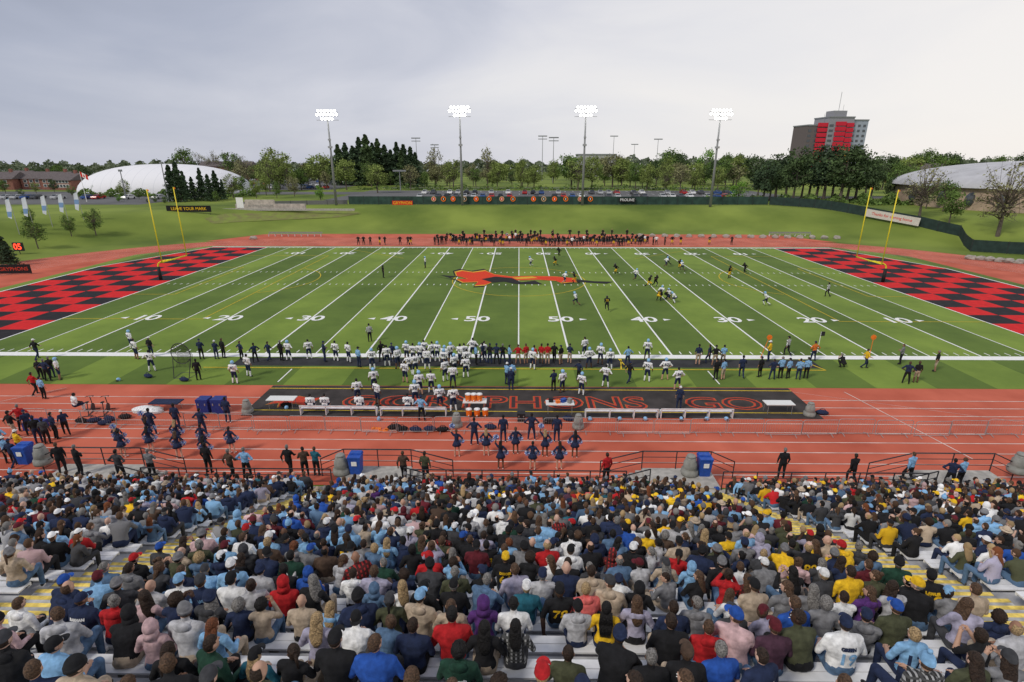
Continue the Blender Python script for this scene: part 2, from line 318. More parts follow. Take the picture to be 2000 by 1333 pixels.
# ---------------- humans
BASE={}
def human(name,pel=(0,0,.95),chest=(0,0,1.28),neck=(0,-.01,1.5),head=(0,.02,1.67),el=(-.27,-.02,1.14),er=(.27,-.02,1.14),hl=(-.26,.07,.9),hr=(.26,.07,.9),kl=(-.12,.03,.5),kr=(.12,.03,.5),al=(-.13,-.02,.09),ar=(.13,-.02,.09),sw=.19,girth=1.,hip=1.,vox=.024,yaw=0,fem=False,tdir=(0,.16,-.05),low=.07,pads=0):
    pel,chest,neck,head,el,er,hl,hr,kl,kr,al,ar=[V3(p) for p in (pel,chest,neck,head,el,er,hl,hr,kl,kr,al,ar)]
    mb=MB(); sg=[]; X=V3((1,0,0))
    def ad(a,b,ra,rb,reg,geo=True):
        if geo: mb.caps(a,b,ra,rb)
        sg.append((np.array(a),np.array(b),ra,rb,reg))
    d1=(chest-pel).normalized(); d2=(neck-chest).normalized(); Y1=d1.cross(X)*1; Y2=d2.cross(X)
    cw=sw/.19*(.93 if fem else 1); g=girth
    rings=[(pel-d1*.1,X,Y1,.12*hip*g,.09*g),(pel-d1*.03,X,Y1,.168*hip*g,.128*g),(pel+d1*.06,X,Y1,.168*hip*g,.13*g),(pel.lerp(chest,.6),X,Y1,.158*g*(.88 if fem else 1),.118*g),(chest,X,Y2,.185*cw*g+pads*.02,.128*g+pads*.02),(chest.lerp(neck,.5),X,Y2,.178*cw*g+pads*.04,.118*g+pads*.03),(chest.lerp(neck,.85),X,Y2,.115*g+pads*.08,.085*g+pads*.04),(neck,X,Y2,.06,.06)]
    mb.loft(rings)
    sg.append((np.array(pel-d1*.12),np.array(pel+d1*.03),.13,.14,2)); sg.append((np.array(pel+d1*.07),np.array(chest.lerp(neck,.85)),.13,.13,1))
    for sgn in (-.1,.1): sg.append((np.array(pel+X*sgn+d1*.07),np.array(chest+X*sgn*1.2),.09,.11,1))
    up=chest.lerp(neck,.66)
    for s,e_,h_ in ((-1,el,hl),(1,er,hr)):
        sh=up+X*(sw*s*.95)
        ad(up+X*(.06*s)+V3((0,0,.02)),sh,.07+pads*.02,.072+pads*.035,1)
        ad(sh,e_,.064+pads*.01,.053,1); w_=e_.lerp(h_,.8); ad(e_,w_,.051,.035,4)
        hd=(h_-e_).normalized(); ad(w_,w_+hd*.075,.03,.033,0)
        side=X.cross(hd); side=X if abs(hd.x)<.7 else V3((0,1,0))
        pal=w_+hd*.085
        for i,(o_,l_) in enumerate(((-.03,.065),(-.01,.08),(.01,.075),(.03,.055))):
            mid=pal+side*o_+hd*l_*.55; tip=mid+(hd*.6+V3((0,.2,-.55))).normalized()*l_*.5
            ad(pal+side*o_,mid,.0105,.0095,0,False); ad(mid,tip,.009,.007,0,False)
        th=w_+hd*.03-side*s*.03; ad(th,th-side*s*.03+hd*.045,.012,.009,0,False)
    for s,k,a in ((-1,kl,al),(1,kr,ar)):
        hj=pel+X*(.09*s*hip)-d1*.03
        ad(hj,k,.098*g,.068*g,2); ad(k,a,.066*g,.05,5); ad(a,a+V3(tdir),.047,.038,3); ad(a-V3((0,.035,.03)),a,.035,.04,3)
    ad(neck-V3((0,0,.03)),head-V3((0,.02,.06)),.056,.054,0)
    Rz=Matrix.Rotation(yaw,3,'Z')
    mb.ell(head,(.076,.096,.12),16,12,0,Rz); mb.ell(head+Rz@V3((0,.035,-.06)),(.052,.06,.055),10,8)
    mb.caps(head+Rz@V3((0,.095,.012)),head+Rz@V3((0,.113,-.018)),.011,.014,8)
    for s in(-1,1): mb.ell(head+Rz@V3((.081*s,-.005,-.005)),(.016,.024,.034),8,6)
    sg.append((np.array(head),np.array(head),.1,.1,0))
    me0=mb.mesh('b'); me=evalm(me0,[('REMESH',dict(mode='VOXEL',voxel_size=vox)),('SMOOTH',dict(factor=.5,iterations=2))]); bpy.data.meshes.remove(me0)
    def regs(me):
        n=len(me.polygons); c=np.zeros(n*3); me.polygons.foreach_get('center',c); c=c.reshape(-1,3); best=np.full(n,9.); R_=np.zeros(n,int)
        for a,b,ra,rb,reg in sg:
            ab=b-a; L2=ab@ab; t=np.clip(((c-a)@ab)/L2,0,1) if L2>1e-9 else np.zeros(n)
            d=np.linalg.norm(c-(a+t[:,None]*ab),axis=1)-(ra+(rb-ra)*t)
            k=d<best; best[k]=d[k]; R_[k]=reg
        return R_
    lo=evalm(me,[('DECIMATE',dict(ratio=low)),('TRIANGULATE',{})]); Rl=regs(lo)
    vl=np.zeros(len(lo.vertices)*3); lo.vertices.foreach_get('co',vl); tl=np.zeros(len(lo.polygons)*3,int); lo.polygons.foreach_get('vertices',tl)
    R_=regs(me)
    bvh=BVHTree.FromPolygons([v.co.copy() for v in me.vertices],[tuple(p.vertices) for p in me.polygons])
    bm=bmesh.new(); bm.from_mesh(me); ex=MB()
    for a,b,ra,rb,reg in sg:
        if ra<.013 and reg==0: ex.cone(a,b,ra,rb,5)
    eye0=len(ex.f)
    for s in(-1,1): ex.ell(head+Rz@V3((.032*s,.088,.012)),(.012,.006,.007),6,4)
    ex.ell(head+Rz@V3((0,.093,-.062)),(.025,.006,.006),6,4)
    vs=[bm.verts.new(p) for p in ex.v]
    for i,f_ in enumerate(ex.f):
        try: bm.faces.new([vs[j] for j in f_])
        except Exception: pass
    bm.to_mesh(me); bm.free()
    R2=list(R_)+[0 if i<eye0 else 3 for i in range(len(me.polygons)-len(R_))]
    me.materials.clear()
    for i in range(6): me.materials.append(WH)
    me.polygons.foreach_set('material_index',R2); me.polygons.foreach_set('use_smooth',[True]*len(R2)); me.update(); me.name='person_body'
    BASE[name]=dict(me=me,lo=(vl.reshape(-1,3),tl.reshape(-1,3),Rl),hc=head,hy=yaw,neck=neck,chest=chest,pel=pel,bvh=bvh,lome=lo)
sit=dict(pel=(0,0,.53),chest=(0,.03,.84),neck=(0,.06,1.06),head=(0,.09,1.23),el=(-.28,.06,.74),er=(.28,.06,.74),hl=(-.12,.36,.62),hr=(.12,.36,.62),kl=(-.16,.43,.53),kr=(.16,.43,.53),al=(-.15,.40,.09),ar=(.15,.40,.09),tdir=(0,.12,-.05),vox=.0175,low=.05)
def U(d,**k): r=dict(d); r.update(k); return r
human('m_lap',**U(sit,girth=1.08,sw=.21))
human('m_lean',**U(sit,girth=1.1,sw=.215,chest=(0,.12,.81),neck=(0,.24,1.0),head=(0,.30,1.15),el=(-.27,.36,.68),er=(.27,.36,.68),hl=(-.05,.52,.66),hr=(.05,.52,.66),yaw=.2))
human('m_big',**U(sit,girth=1.26,sw=.22,yaw=-.35,el=(-.33,.05,.74),er=(.33,.05,.74)))
human('m_twist',**U(sit,girth=1.08,sw=.205,yaw=.95,chest=(-.04,.05,.83),neck=(-.07,.09,1.04),head=(-.07,.13,1.2),el=(-.34,.12,.76),er=(.22,.16,.72),hl=(-.16,.42,.62),hr=(.02,.38,.66),kl=(-.24,.42,.53),al=(-.27,.42,.09)))
human('m_back',**U(sit,girth=1.1,sw=.21,yaw=-.15,chest=(0,-.04,.83),neck=(0,-.06,1.05),head=(0,-.03,1.22),el=(-.3,-.12,.76),er=(.26,.12,.72),hl=(-.3,-.3,.5),hr=(.12,.4,.64),kl=(-.22,.44,.53),al=(-.2,.5,.09)))
human('f_lap',**U(sit,girth=.93,sw=.178,hip=1.1,fem=True,neck=(0,.05,1.02),head=(0,.07,1.18)))
human('f_turn',**U(sit,girth=.95,sw=.178,hip=1.1,fem=True,neck=(.02,.07,1.02),head=(.03,.10,1.18),yaw=.8,el=(-.25,.12,.72),er=(.24,.14,.74),hl=(.02,.3,.7),hr=(.06,.28,.66)))
human('f_left',**U(sit,girth=.95,sw=.178,hip=1.1,fem=True,chest=(.03,.06,.82),neck=(.05,.12,1.0),head=(.04,.17,1.15),yaw=-.9,el=(-.22,.18,.7),er=(.29,.14,.72),hl=(-.03,.36,.66),hr=(.03,.4,.64)))
human('f_phone',**U(sit,girth=.93,sw=.18,hip=1.08,fem=True,yaw=-.2,neck=(0,.08,1.02),head=(0,.12,1.17),el=(-.24,.22,.78),er=(.24,.22,.78),hl=(-.06,.36,1.02),hr=(.07,.36,1.04)))
human('stand',girth=1.05); human('hips',girth=1.05,el=(-.42,-.06,1.2),er=(.42,-.06,1.2),hl=(-.19,.06,1.04),hr=(.19,.06,1.04),kl=(-.16,.03,.5),kr=(.16,.03,.5),al=(-.2,0,.09),ar=(.2,0,.09))
human('fold',girth=1.05,el=(-.27,.1,1.17),er=(.27,.1,1.17),hl=(.1,.25,1.22),hr=(-.1,.25,1.2),yaw=.5)
human('walk',girth=1.05,kl=(-.1,.2,.53),al=(-.1,.16,.1),kr=(.1,-.02,.5),ar=(.1,-.36,.16),el=(-.28,-.14,1.17),hl=(-.26,-.1,.93),er=(.28,.12,1.17),hr=(.24,.34,1.08))
pl=dict(pads=1.,sw=.235,girth=1.1)
human('p_stand',**pl,yaw=.3,el=(-.34,-.02,1.16),er=(.34,-.02,1.16),hl=(-.33,.08,.92),hr=(.33,.08,.92),kl=(-.15,.03,.5),kr=(.15,.03,.5),al=(-.18,-.02,.09),ar=(.18,-.02,.09))
human('p_hips',**pl,el=(-.46,-.06,1.2),er=(.46,-.06,1.2),hl=(-.2,.06,1.02),hr=(.2,.06,1.02),kl=(-.17,.03,.5),kr=(.17,.03,.5),al=(-.22,0,.09),ar=(.22,0,.09))
human('p_run',**pl,pel=(0,0,.92),chest=(0,.1,1.22),neck=(0,.18,1.42),head=(0,.25,1.57),kl=(-.11,.34,.66),al=(-.11,.16,.3),kr=(.11,-.08,.5),ar=(.11,-.45,.3),el=(-.33,-.15,1.15),hl=(-.26,.05,.98),er=(.33,.25,1.16),hr=(.2,.42,1.32))
human('p_crouch',**pl,pel=(0,-.1,.68),chest=(0,.12,.92),neck=(0,.3,1.05),head=(0,.4,1.16),kl=(-.2,.25,.5),al=(-.22,0,.09),kr=(.2,.25,.5),ar=(.22,0,.09),el=(-.32,.3,.75),hl=(-.2,.5,.66),er=(.32,.3,.75),hr=(.2,.5,.66))
human('p_sit',**U(sit,vox=.024,pads=1.,sw=.235,girth=1.1))
human('squat',girth=1.05,pel=(0,-.12,.4),chest=(0,.08,.66),neck=(0,.18,.86),head=(0,.24,1.02),kl=(-.17,.28,.5),al=(-.16,0,.09),kr=(.17,.25,.45),ar=(.16,-.05,.09),el=(-.26,.25,.66),hl=(-.08,.42,.8),er=(.26,.25,.66),hr=(.08,.42,.8))
ch=dict(fem=True,girth=.88,sw=.165,hip=1.08)
human('c_down',**ch,el=(-.34,0,1.2),er=(.34,0,1.2),hl=(-.28,.1,1.0),hr=(.28,.1,1.0)); human('c_up',**ch,el=(-.3,.03,1.62),er=(.34,0,1.2),hl=(-.24,.05,1.9),hr=(.28,.1,1.0))
HD={}
def headgear(kind,lo=False):
    k=(kind,lo)
    if k in HD: return HD[k]
    mb=MB(); n,m_=(10,7) if lo else (22,16)
    sh=lambda r,keep,d=.02,c=(0,-.008,.010): mb.ell(c,r,n,m_,0,None,keep,d)
    base=lambda p:not(p.y>.035 and p.z<.05) and p.z>-.07
    if kind=='short': sh((.083,.102,.119),base,.03)
    if kind=='buzz': sh((.079,.098,.120),base,.01)
    if kind=='receding': sh((.083,.102,.116),lambda p:not(p.y>-.02 and p.z<.2) and p.z>-.075 and p.z<.08,.03)
    if kind=='curly': sh((.106,.12,.13),lambda p:not(p.y>.05 and p.z<.05) and p.z>-.11,.09)
    if kind=='bob': sh((.093,.107,.126),lambda p:not(p.y>.03 and p.z<.05) and p.z>-.118,.03)
    if kind in('long','braids'):
        sh((.088,.104,.124),lambda p:not(p.y>.03 and p.z<.05),.03)
        X=V3((1,0,0));Y=V3((0,1,0)); L=.30 if kind=='long' else .46
        if kind=='long':
            mb.loft([(V3((0,-.035,.02)),X,Y,.087,.067),(V3((0,-.06,-.08)),X,Y,.096,.056),(V3((0,-.115,-.18)),X,Y,.10,.042),(V3((.01,-.15,-.27)),X,Y,.08,.033),(V3((.0,-.155,-.34)),X,Y,.035,.018)],n)
        else:
            for i in range(3 if lo else 9):
                x=-.1+.2*i/(2 if lo else 8); mb.cone((x*.8,-.07,-.02),(x,-.16,-.2),.02,.02,6); mb.cone((x,-.16,-.2),(x*.8,-.17,-.2-L*.55),.02,.008,6)
    if kind=='ponytail': sh((.083,.102,.12),base,.02); mb.caps((0,-.12,.03),(0,-.15,-.16),.03,.013,8)
    if kind=='bun': sh((.084,.103,.12),base,.02); mb.ell((0,-.09,.1),.045,10,8,0,None,None,.05)
    if kind in('cap','cap_back','brim','brim_back'):
        s=-1 if 'back' in kind else 1
        if 'cap' in kind: sh((.088,.109,.125),lambda p:p.z>.0,0,(0,-.004,.020))
        if 'brim' in kind or lo:
            vs=[];k_=9
            for i in range(k_): t=rad(20+140*i/(k_-1)); vs.append((.086*math.cos(t),s*(.06+.05*math.sin(t)),.03))
            for i in range(k_): t=rad(20+140*i/(k_-1)); vs.append((.09*math.cos(t),s*(.075+.115*math.sin(t)),.012+.012*math.sin(t)))
            mb.add(vs,[(i,i+1,k_+i+1,k_+i) for i in range(k_-1)])
    if kind=='beanie': sh((.09,.11,.13),lambda p:p.z>-.01,.01,(0,-.006,.020)); mb.loft([(V3((0,-.006,.0)),V3((1,0,0)),V3((0,1,0)),.095,.115),(V3((0,-.006,.05)),V3((1,0,0)),V3((0,1,0)),.092,.112)],n)
    if kind=='pom_hat': sh((.09,.11,.134),lambda p:p.z>-.01,.01,(0,-.006,.022)); mb.ell((0,0,.175),.035,8,6,0,None,None,.15)
    if kind=='sun_hat': sh((.09,.11,.128),lambda p:p.z>0,0,(0,-.006,.022)); mb.loft([(V3((0,0,.02)),V3((1,0,0)),V3((0,1,0)),.17,.18),(V3((0,0,.035)),V3((1,0,0)),V3((0,1,0)),.1,.12)],n)
    if kind=='hood_up':
        sh((.106,.12,.14),lambda p:not(p.y>.06),.03,(0,-.01,.012)); mb.loft([(V3((0,-.03,-.05)),V3((1,0,0)),V3((0,1,0)),.10,.095),(V3((0,-.04,-.17)),V3((1,0,0)),V3((0,1,0)),.12,.1)],n)
    if kind=='hood': mb.ell((0,-.085,-.03),(.125,.055,.085),n,m_,0,None,None,.05); mb.ell((0,-.03,.0),(.11,.09,.035),n,m_,0,None,lambda p:p.y<.04,.03)
    if kind=='helmet':
        mb.ell((0,0,.015),(.125,.15,.145),14,10,0,None,lambda p:not(p.y>.06 and p.z<.05) and p.z>-.12)
        for z in(-.02,-.06,-.1): mb.tube([(-.11,.06,z),(-.06,.17,z),(.06,.17,z),(.11,.06,z)],.009,5,1)
    if lo:
        HD[k]=(np.array(mb.v),np.array([f[:3] for f in mb.f]+[(f[0],f[2],f[3]) for f in mb.f if len(f)==4]+[(f[0],f[i],f[i+1]) for f in mb.f if len(f)>4 for i in range(2,len(f)-1)]))
    else: HD[k]=mb.mesh(kind,[WH,WH] if kind=='helmet' else [WH],True)
    return HD[k]
def setm(o,mats):
    for i,m in enumerate(mats):
        if i<len(o.material_slots): o.material_slots[i].link='OBJECT'; o.material_slots[i].material=m
BT={}
def backtext(b,s,h,dz,m,off=.006):
    k=(b,s,h,dz,m.name)
    if k in BT: return BT[k]
    me=textmesh(s,h*1.35,m,off).copy(); B=BASE[b]; c=B['chest']
    for v in me.vertices:
        x,z=v.co.x,v.co.y+c.z+dz; hit=B['bvh'].ray_cast(V3((x,-2,z)),V3((0,1,0)))
        y=hit[0].y-.012 if hit[0] else c.y-.13
        v.co=(x,y,z)
    BT[k]=me; return me
SK=[mat('skin fair',(.60,.38,.29),.6,.08),mat('skin light',(.52,.31,.22),.6,.08),mat('skin tan',(.32,.17,.11),.6,.08),mat('skin brown',(.13,.065,.04),.6,.08),mat('skin dark',(.06,.03,.02),.6,.08)]
def hairm(n,c): return mat('hair '+n,c,.6,.5,45.,.9,detail=6.)
HC={'black':hairm('black',(.009,.008,.008)),'dark brown':hairm('dark brown',(.03,.017,.011)),'brown':hairm('brown',(.085,.048,.028)),'blond':hairm('blond',(.36,.25,.13)),'grey':hairm('grey',(.19,.18,.17)),'auburn':hairm('auburn',(.15,.05,.02)),'white':hairm('white',(.5,.49,.47))}
CL={'black':(.013,.013,.015),'navy blue':(.018,.028,.07),'charcoal grey':(.05,.051,.057),'grey':(.19,.19,.20),'light grey':(.44,.44,.46),'white':(.78,.78,.78),'light blue':(.22,.42,.66),'royal blue':(.02,.08,.35),'denim blue':(.09,.16,.27),'red':(.44,.016,.02),'maroon':(.11,.014,.022),'olive green':(.065,.07,.038),'dark green':(.014,.05,.032),'brown':(.08,.05,.035),'beige':(.44,.35,.26),'yellow':(.80,.48,.02),'coral pink':(.72,.15,.14),'pale pink':(.56,.38,.39),'lavender':(.36,.34,.45),'teal':(.02,.12,.17),'orange':(.62,.16,.03),'purple':(.09,.03,.16),'plum':(.07,.03,.05),'bright blue':(.01,.3,.5)}
FM={k:fab(k,v) for k,v in CL.items()}
FM['black and white plaid']=stripes('fabric plaid grey',(.03,.03,.03),(.35,.35,.35),0,14,.4,(.07,.07,.07),2)
FM['red plaid']=stripes('fabric plaid red',(.05,.02,.02),(.4,.03,.03),0,12,.45,(.1,.02,.02),2)
FM['blue plaid']=stripes('fabric plaid blue',(.02,.03,.08),(.2,.25,.35),0,13,.45,(.04,.05,.1),2)
FM['navy striped']=stripes('fabric stripe navy',(.02,.03,.08),(.5,.5,.52),2,16,.3)
REF=stripes('referee stripes',(.7,.7,.7),(.015,.015,.015),0,14,.5)
def person(base,loc,rz,top,bot,shoe,lower_arm,lower_leg,skin,hair=None,hm=None,hat=None,hatm=None,label=None,cat='person',group=None,sc=1.,texts=(),lo=False,hood=False,name='person'):
    B=BASE[base]; o=ob(name,B['lome'] if lo else B['me'],None,loc,rz,sc)
    setm(o,[skin,top,bot,shoe,lower_arm,lower_leg]); tag(o,label,cat,group)
    def ch_(kind,mm,nm,l,mm2=None):
        c_=ob(nm,headgear(kind),o,l,B['hy'] if nm!='hood' else 0); setm(c_,[mm,mm2 or mm])
        if kind in('cap','cap_back'): b_=ob('brim',headgear('brim' if kind=='cap' else 'brim_back'),c_); setm(b_,[mm])
    if hair and hair!='bald': ch_(hair,hm,'hair',B['hc'])
    if hat: ch_(hat,hatm,{'cap_back':'cap','hood_up':'raised_hood'}.get(hat,hat),B['hc'],DST)
    if hood: ch_('hood',top,'hood',B['neck'])
    for s,h,dz,mm in texts: ob('jersey_number' if s.isdigit() else 'jersey_lettering',backtext(base,s,h,dz,mm),o)
    return o
for B in BASE.values():
    lo=B['lome']; lo.materials.clear()
    for i in range(6): lo.materials.append(WH)
    lo.polygons.foreach_set('material_index',B['lo'][2].astype(np.int32)); lo.polygons.foreach_set('use_smooth',[True]*len(lo.polygons)); lo.update(); lo.name='person_body_small'
# ---------------- stands
PITCHR=.75; RISE=.38; D0=21.5; F0=.9; NROW=25
def Dn(n): return D0-PITCHR*n
def Fn(n): return F0+RISE*n
DECK=mat('deck boards',(.34,.34,.35),.8,.25,3.,.1,detail=8); RIS=mat('deck riser',(.16,.16,.16),.9)
secs=[(-34,-10.25,'left'),(-8.15,8.15,'middle'),(10.25,34,'right')]
for x0,x1,nm in secs:
    t=E('bleacher_section',((x0+x1)/2,D0,0),f"{nm} section of silver aluminium bleachers full of spectators",'bleachers','bleacher sections')
    cx=(x0+x1)/2; m=MB()
    for n in range(-1,NROW):
        y=Dn(n)-D0; z=Fn(n)
        m.b2(x0-cx,x1-cx,y-.2,y+.55,z-.05,z); m.b2(x0-cx+.002,x1-cx-.002,y+.5,y+.545,z-RISE+.002,z-.052,1)
    m.build('deck',[DECK,RIS],t)
    for n in range(-1,NROW):
        m=MB(); y=Dn(n)-D0; z=Fn(n)
        m.b2(x0-cx+.05,x1-cx-.05,y-.16,y-.012,z+.385,z+.42); m.b2(x0-cx+.05,x1-cx-.05,y+.0,y+.145,z+.385,z+.42)
        m.b2(x0-cx+.052,x1-cx-.052,y+.1,y+.142,z+.34,z+.384)
        k=x0-cx+.6
        while k<x1-cx-.3: m.b2(k-.02,k+.02,y-.1,y+.1,z+.001,z+.384,1); k+=1.8
        m.build('bench',[ALU,GREYP],t)
    if nm=='middle':
        for i,x in enumerate((-1.9,-1.35,2.6,-3.2,3.9)):
            flat_text(str(17+i*2),.13,DST,t,(x,Dn(22)-D0-.085,Fn(22)+.424),0,1,.0,'seat_number')
for sg,nm in((-1,'left'),(1,'right')):
    t=E('aisle_stairs',(sg*9.2,D0,0),f"{nm} aisle steps with yellow edges climbing between bleacher sections",'stairs','aisle stairs'); a=MB(); b=MB()
    for n in range(-1,NROW):
        y=Dn(n)-D0; z=Fn(n)
        for y0,y1,zz in((y-.2,y+.175,z+.19),(y+.175,y+.55,z)):
            a.b2(-1.04,1.04,y0,y1-.10,zz-.4,zz); b.b2(-1.04,1.04,y1-.10,y1,zz-.18,zz+.003)
    a.build('steps',mat('aisle grey',(.40,.40,.39),.8,.35,4.,detail=8),t); b.build('yellow_edges',mat('aisle yellow',(.70,.52,.12),.8,.4,5.,detail=9),t)
m=MB(); m.b2(-36,36,22.805,23.1,-.1,.52); struct(m.build('front_walkway',CONC))
def railing(pts,label,z=None,h=1.05,mids=(.35,.7),step=1.8,m_=None):
    m_=m_ or DST; p0=V3(pts[0]); t=E('railing',p0,label,'railing','stand front railings')
    pts=[V3(p)-p0 for p in pts]; rl=MB()
    for hh in (h,)+tuple(mids):
        rl.tube([p+V3((0,0,hh)) for p in pts],.032 if hh==h else .02,6)
    rl.build('rail',m_,t,True); pm=MB(); pm.cone((0,0,0),(0,0,h),.03,.03,6); pme=pm.mesh('post',m_)
    for a,b in zip(pts,pts[1:]):
        k=max(1,round((b-a).length/step))
        for i in range(k): ob('post',pme,t,a.lerp(b,i/k))
    ob('post',pme,t,pts[-1]); return t
railing([(-19,23.05,.52),(-9.4,23.05,.52)],'black front railing between the left landing and the far left landing')
railing([(-5.4,23.05,.52),(5.4,23.05,.52)],'black front railing spanning the middle section between two landings')
railing([(10.2,23.05,.52),(20.3,23.05,.52)],'black front railing right of the right landing')
LN=[(-9.3,-5.7,'left'),(6.6,10.2,'right'),(-24.5,-20.2,'far left'),(20.8,25,'far right')]
for x0,x1,nm in LN:
    m=MB(); m.b2(x0,x1,23.1,24.9,-.05,.6)
    sgn=1 if x0<0 else -1
    for i in range(3):
        xa=(x1 if sgn>0 else x0)+sgn*.32*i; xb=xa+sgn*.32; m.b2(min(xa,xb),max(xa,xb),23.1,24.9,-.05,.45-.15*i)
    tag(m.build('concrete_landing',CONC),f"{nm} concrete landing with three steps in front of the stand",'landing','stand landings')
    e0,e1=(x0,x1) if sgn>0 else (x1,x0)
    railing([(e0-sgn*1.3,24.85,.0),(e0,24.85,.6),(e1,24.85,.6),(e1+sgn*2.2,24.85,-.02)],f"black railing sloping down around the {nm} concrete landing")
    railing([(e1+sgn*.0,23.12,.6),(e1+sgn*2.0,23.12,-.02)],f"short inner handrail beside steps of the {nm} landing")
def drum(px,py,z,label,s=1.):
    p=G(px,py,z); t=E('anchor_drum',p,label,'drum','grey weighted drums'); m=MB(); X=V3((1,0,0));Y=V3((0,1,0))
    m.loft([(V3((0,0,a)),X,Y,r,r) for a,r in((0,.42),(.1,.45),(.3,.43),(.36,.33),(.42,.36),(.72,.34),(.8,.28),(.95,.27),(1.0,.2))],20); m.build('drum_body',GREYP,t,True)
    m=MB(); m.loft([(V3((0,0,a)),X,Y,r,r) for a,r in((1.0,.2),(1.06,.24),(1.12,.2))],16); m.build('lid',GREYP,t,True)
    t.scale=(s,s,s)
def rbin(px,py,z,label):
    p=G(px,py,z); t=E('recycling_bin',p,label,'bin','blue recycling bins'); m=MB()
    m.add([(-.26,-.26,0),(.26,-.26,0),(.26,.26,0),(-.26,.26,0),(-.32,-.32,.95),(.32,-.32,.95),(.32,.32,.95),(-.32,.32,.95)],[(0,3,2,1),(4,5,6,7),(0,1,5,4),(1,2,6,5),(2,3,7,6),(3,0,4,7)]); m.build('bin_body',BLUEP,t)
    m=MB(); m.b2(-.34,.34,-.34,.34,.95,1.05); m.b2(-.3,.3,.0,.34,1.05,1.1); m.build('lid',BLUEP,t); m=MB(); m.b2(-.14,.14,-.335,-.325,.55,.8); m.build('notice',WH,t)
drum(668,924,.6,'grey ringed drum on the left concrete landing beside a blue bin'); drum(1346,926,.6,'grey ringed drum on the right concrete landing beside a blue bin')
drum(86,905,.6,'grey ringed drum on the far left landing'); drum(1985,922,.6,'grey ringed drum on the far right landing')
rbin(697,922,.6,'blue recycling bin on the left concrete landing'); rbin(1373,926,.6,'blue recycling bin on the right concrete landing'); rbin(54,903,.6,'blue recycling bin on the far left landing')
drum(484,806,0,'grey drum at the left end of the black track mat',.85); drum(892,833,0,'grey drum behind the orange coolers on the track',.85); drum(1129,836,0,'grey drum right of the sideline equipment table',.85); drum(1580,812,0,'grey drum at the right end of the black track mat',.85)
# ---------------- spectators
HATS=[('cap','black'),('cap','navy blue'),('cap','white'),('cap','charcoal grey'),('cap','black'),('cap_back','black'),('beanie','navy blue'),('beanie','black'),('beanie','grey'),('hood_up',None),('cap','red'),('cap','maroon'),('cap','royal blue'),('cap','light blue'),('pom_hat','light blue'),('cap','white')]
def look(x,n):
    r=RN; fem=r.random()<.42; d={}
    d['base']=r.choice(['f_lap','f_lap','f_turn','f_phone','f_left']) if fem else r.choice(['m_lap','m_lap','m_lean','m_big','m_twist','m_back'])
    names=['black']*28+['navy blue']*16+['charcoal grey']*13+['grey']*12+['light grey']*9+['white']*11+['light blue']*9+['denim blue']*9+['royal blue']*2+['red']*4+['maroon']*3+['olive green']*4+['dark green']*2+['brown']*3+['beige']*5+['yellow']*2+['pale pink']*2+['lavender']*2+['black and white plaid','red plaid','blue plaid','navy striped']
    q=r.random()
    if q<.02: names=['orange','purple','coral pink','yellow','plum','teal']
    if x<-5: names+=['light blue']*14+['navy blue']*7
    if x>4: names+=['black']*16+['yellow']*6+['olive green']*3
    d['top']=r.choice(names); d['gar']=r.choice(['hoodie','hoodie','jacket','jacket','sweater','shirt','shirt'])
    d['bot']=r.choice(['black','navy blue','denim blue','denim blue','charcoal grey','beige'])
    d['hm']=r.choice(['black','dark brown','dark brown','dark brown','brown','brown','blond','grey','auburn' if fem and r.random()<.4 else 'brown'])
    d['hair']=r.choice(['long','long','bob','ponytail','bun','curly','long']) if fem else r.choice(['short','short','short','buzz','receding','bald','short'])
    d['hat']=None
    if r.random()<(.18 if fem else .48):
        h=('sun_hat','beige') if r.random()<.02 else r.choice(HATS[:10]+HATS) if not(x>4 and r.random()<.12) else ('cap','yellow'); d['hat']=(h[0],h[1] or d['top'])
        if h[0]=='hood_up': d['gar']='hoodie'
        if d['hair'] in('bun','curly','bald','receding'): d['hair']='short'
    d['skin']=r.choice([0,0,0,1,1,1,1,2,3,4]); d['sc']=r.uniform(.87,1.02); d['rz']=r.gauss(0,.22); d['txt']=()
    if d['gar']=='shirt' and r.random()<.35 and d['top'] in('black','navy blue','light blue','white','royal blue'):
        c={'black':'yellow','white':'navy blue','light blue':'white','navy blue':'white','royal blue':'white'}[d['top']]; d['gar']='jersey'; d['num']=str(r.randint(1,98)); d['txt']=((d['num'],.2,-.02,FM[c]),)
    return d
recs=[]
for n in range(-1,24):
    y=Dn(n); z=Fn(n)
    for x0,x1,nm in secs:
        x=x0+.22
        while x<x1-.12:
            xx=x+RN.uniform(-.05,.05); x+=RN.choice((.43,.46,.48,.5,.56))
            px,py=proj((xx,y,z+1.2))
            if px<-40 or px>2040 or py>1350: continue
            gap=.03 if n<14 else .06 if n<19 else .09
            if n>=21 and math.sin(xx*1.35+n*2.1)>.66: gap=.75
            if nm!='middle' and n>=10 and math.sin(xx*.9+n*1.7)>.86: gap=.5
            if RN.random()<gap: continue
            d=look(xx,n); d.update(x=xx,y=y+RN.uniform(-.05,.07),z=z,n=n,px=px,py=py); recs.append(d)
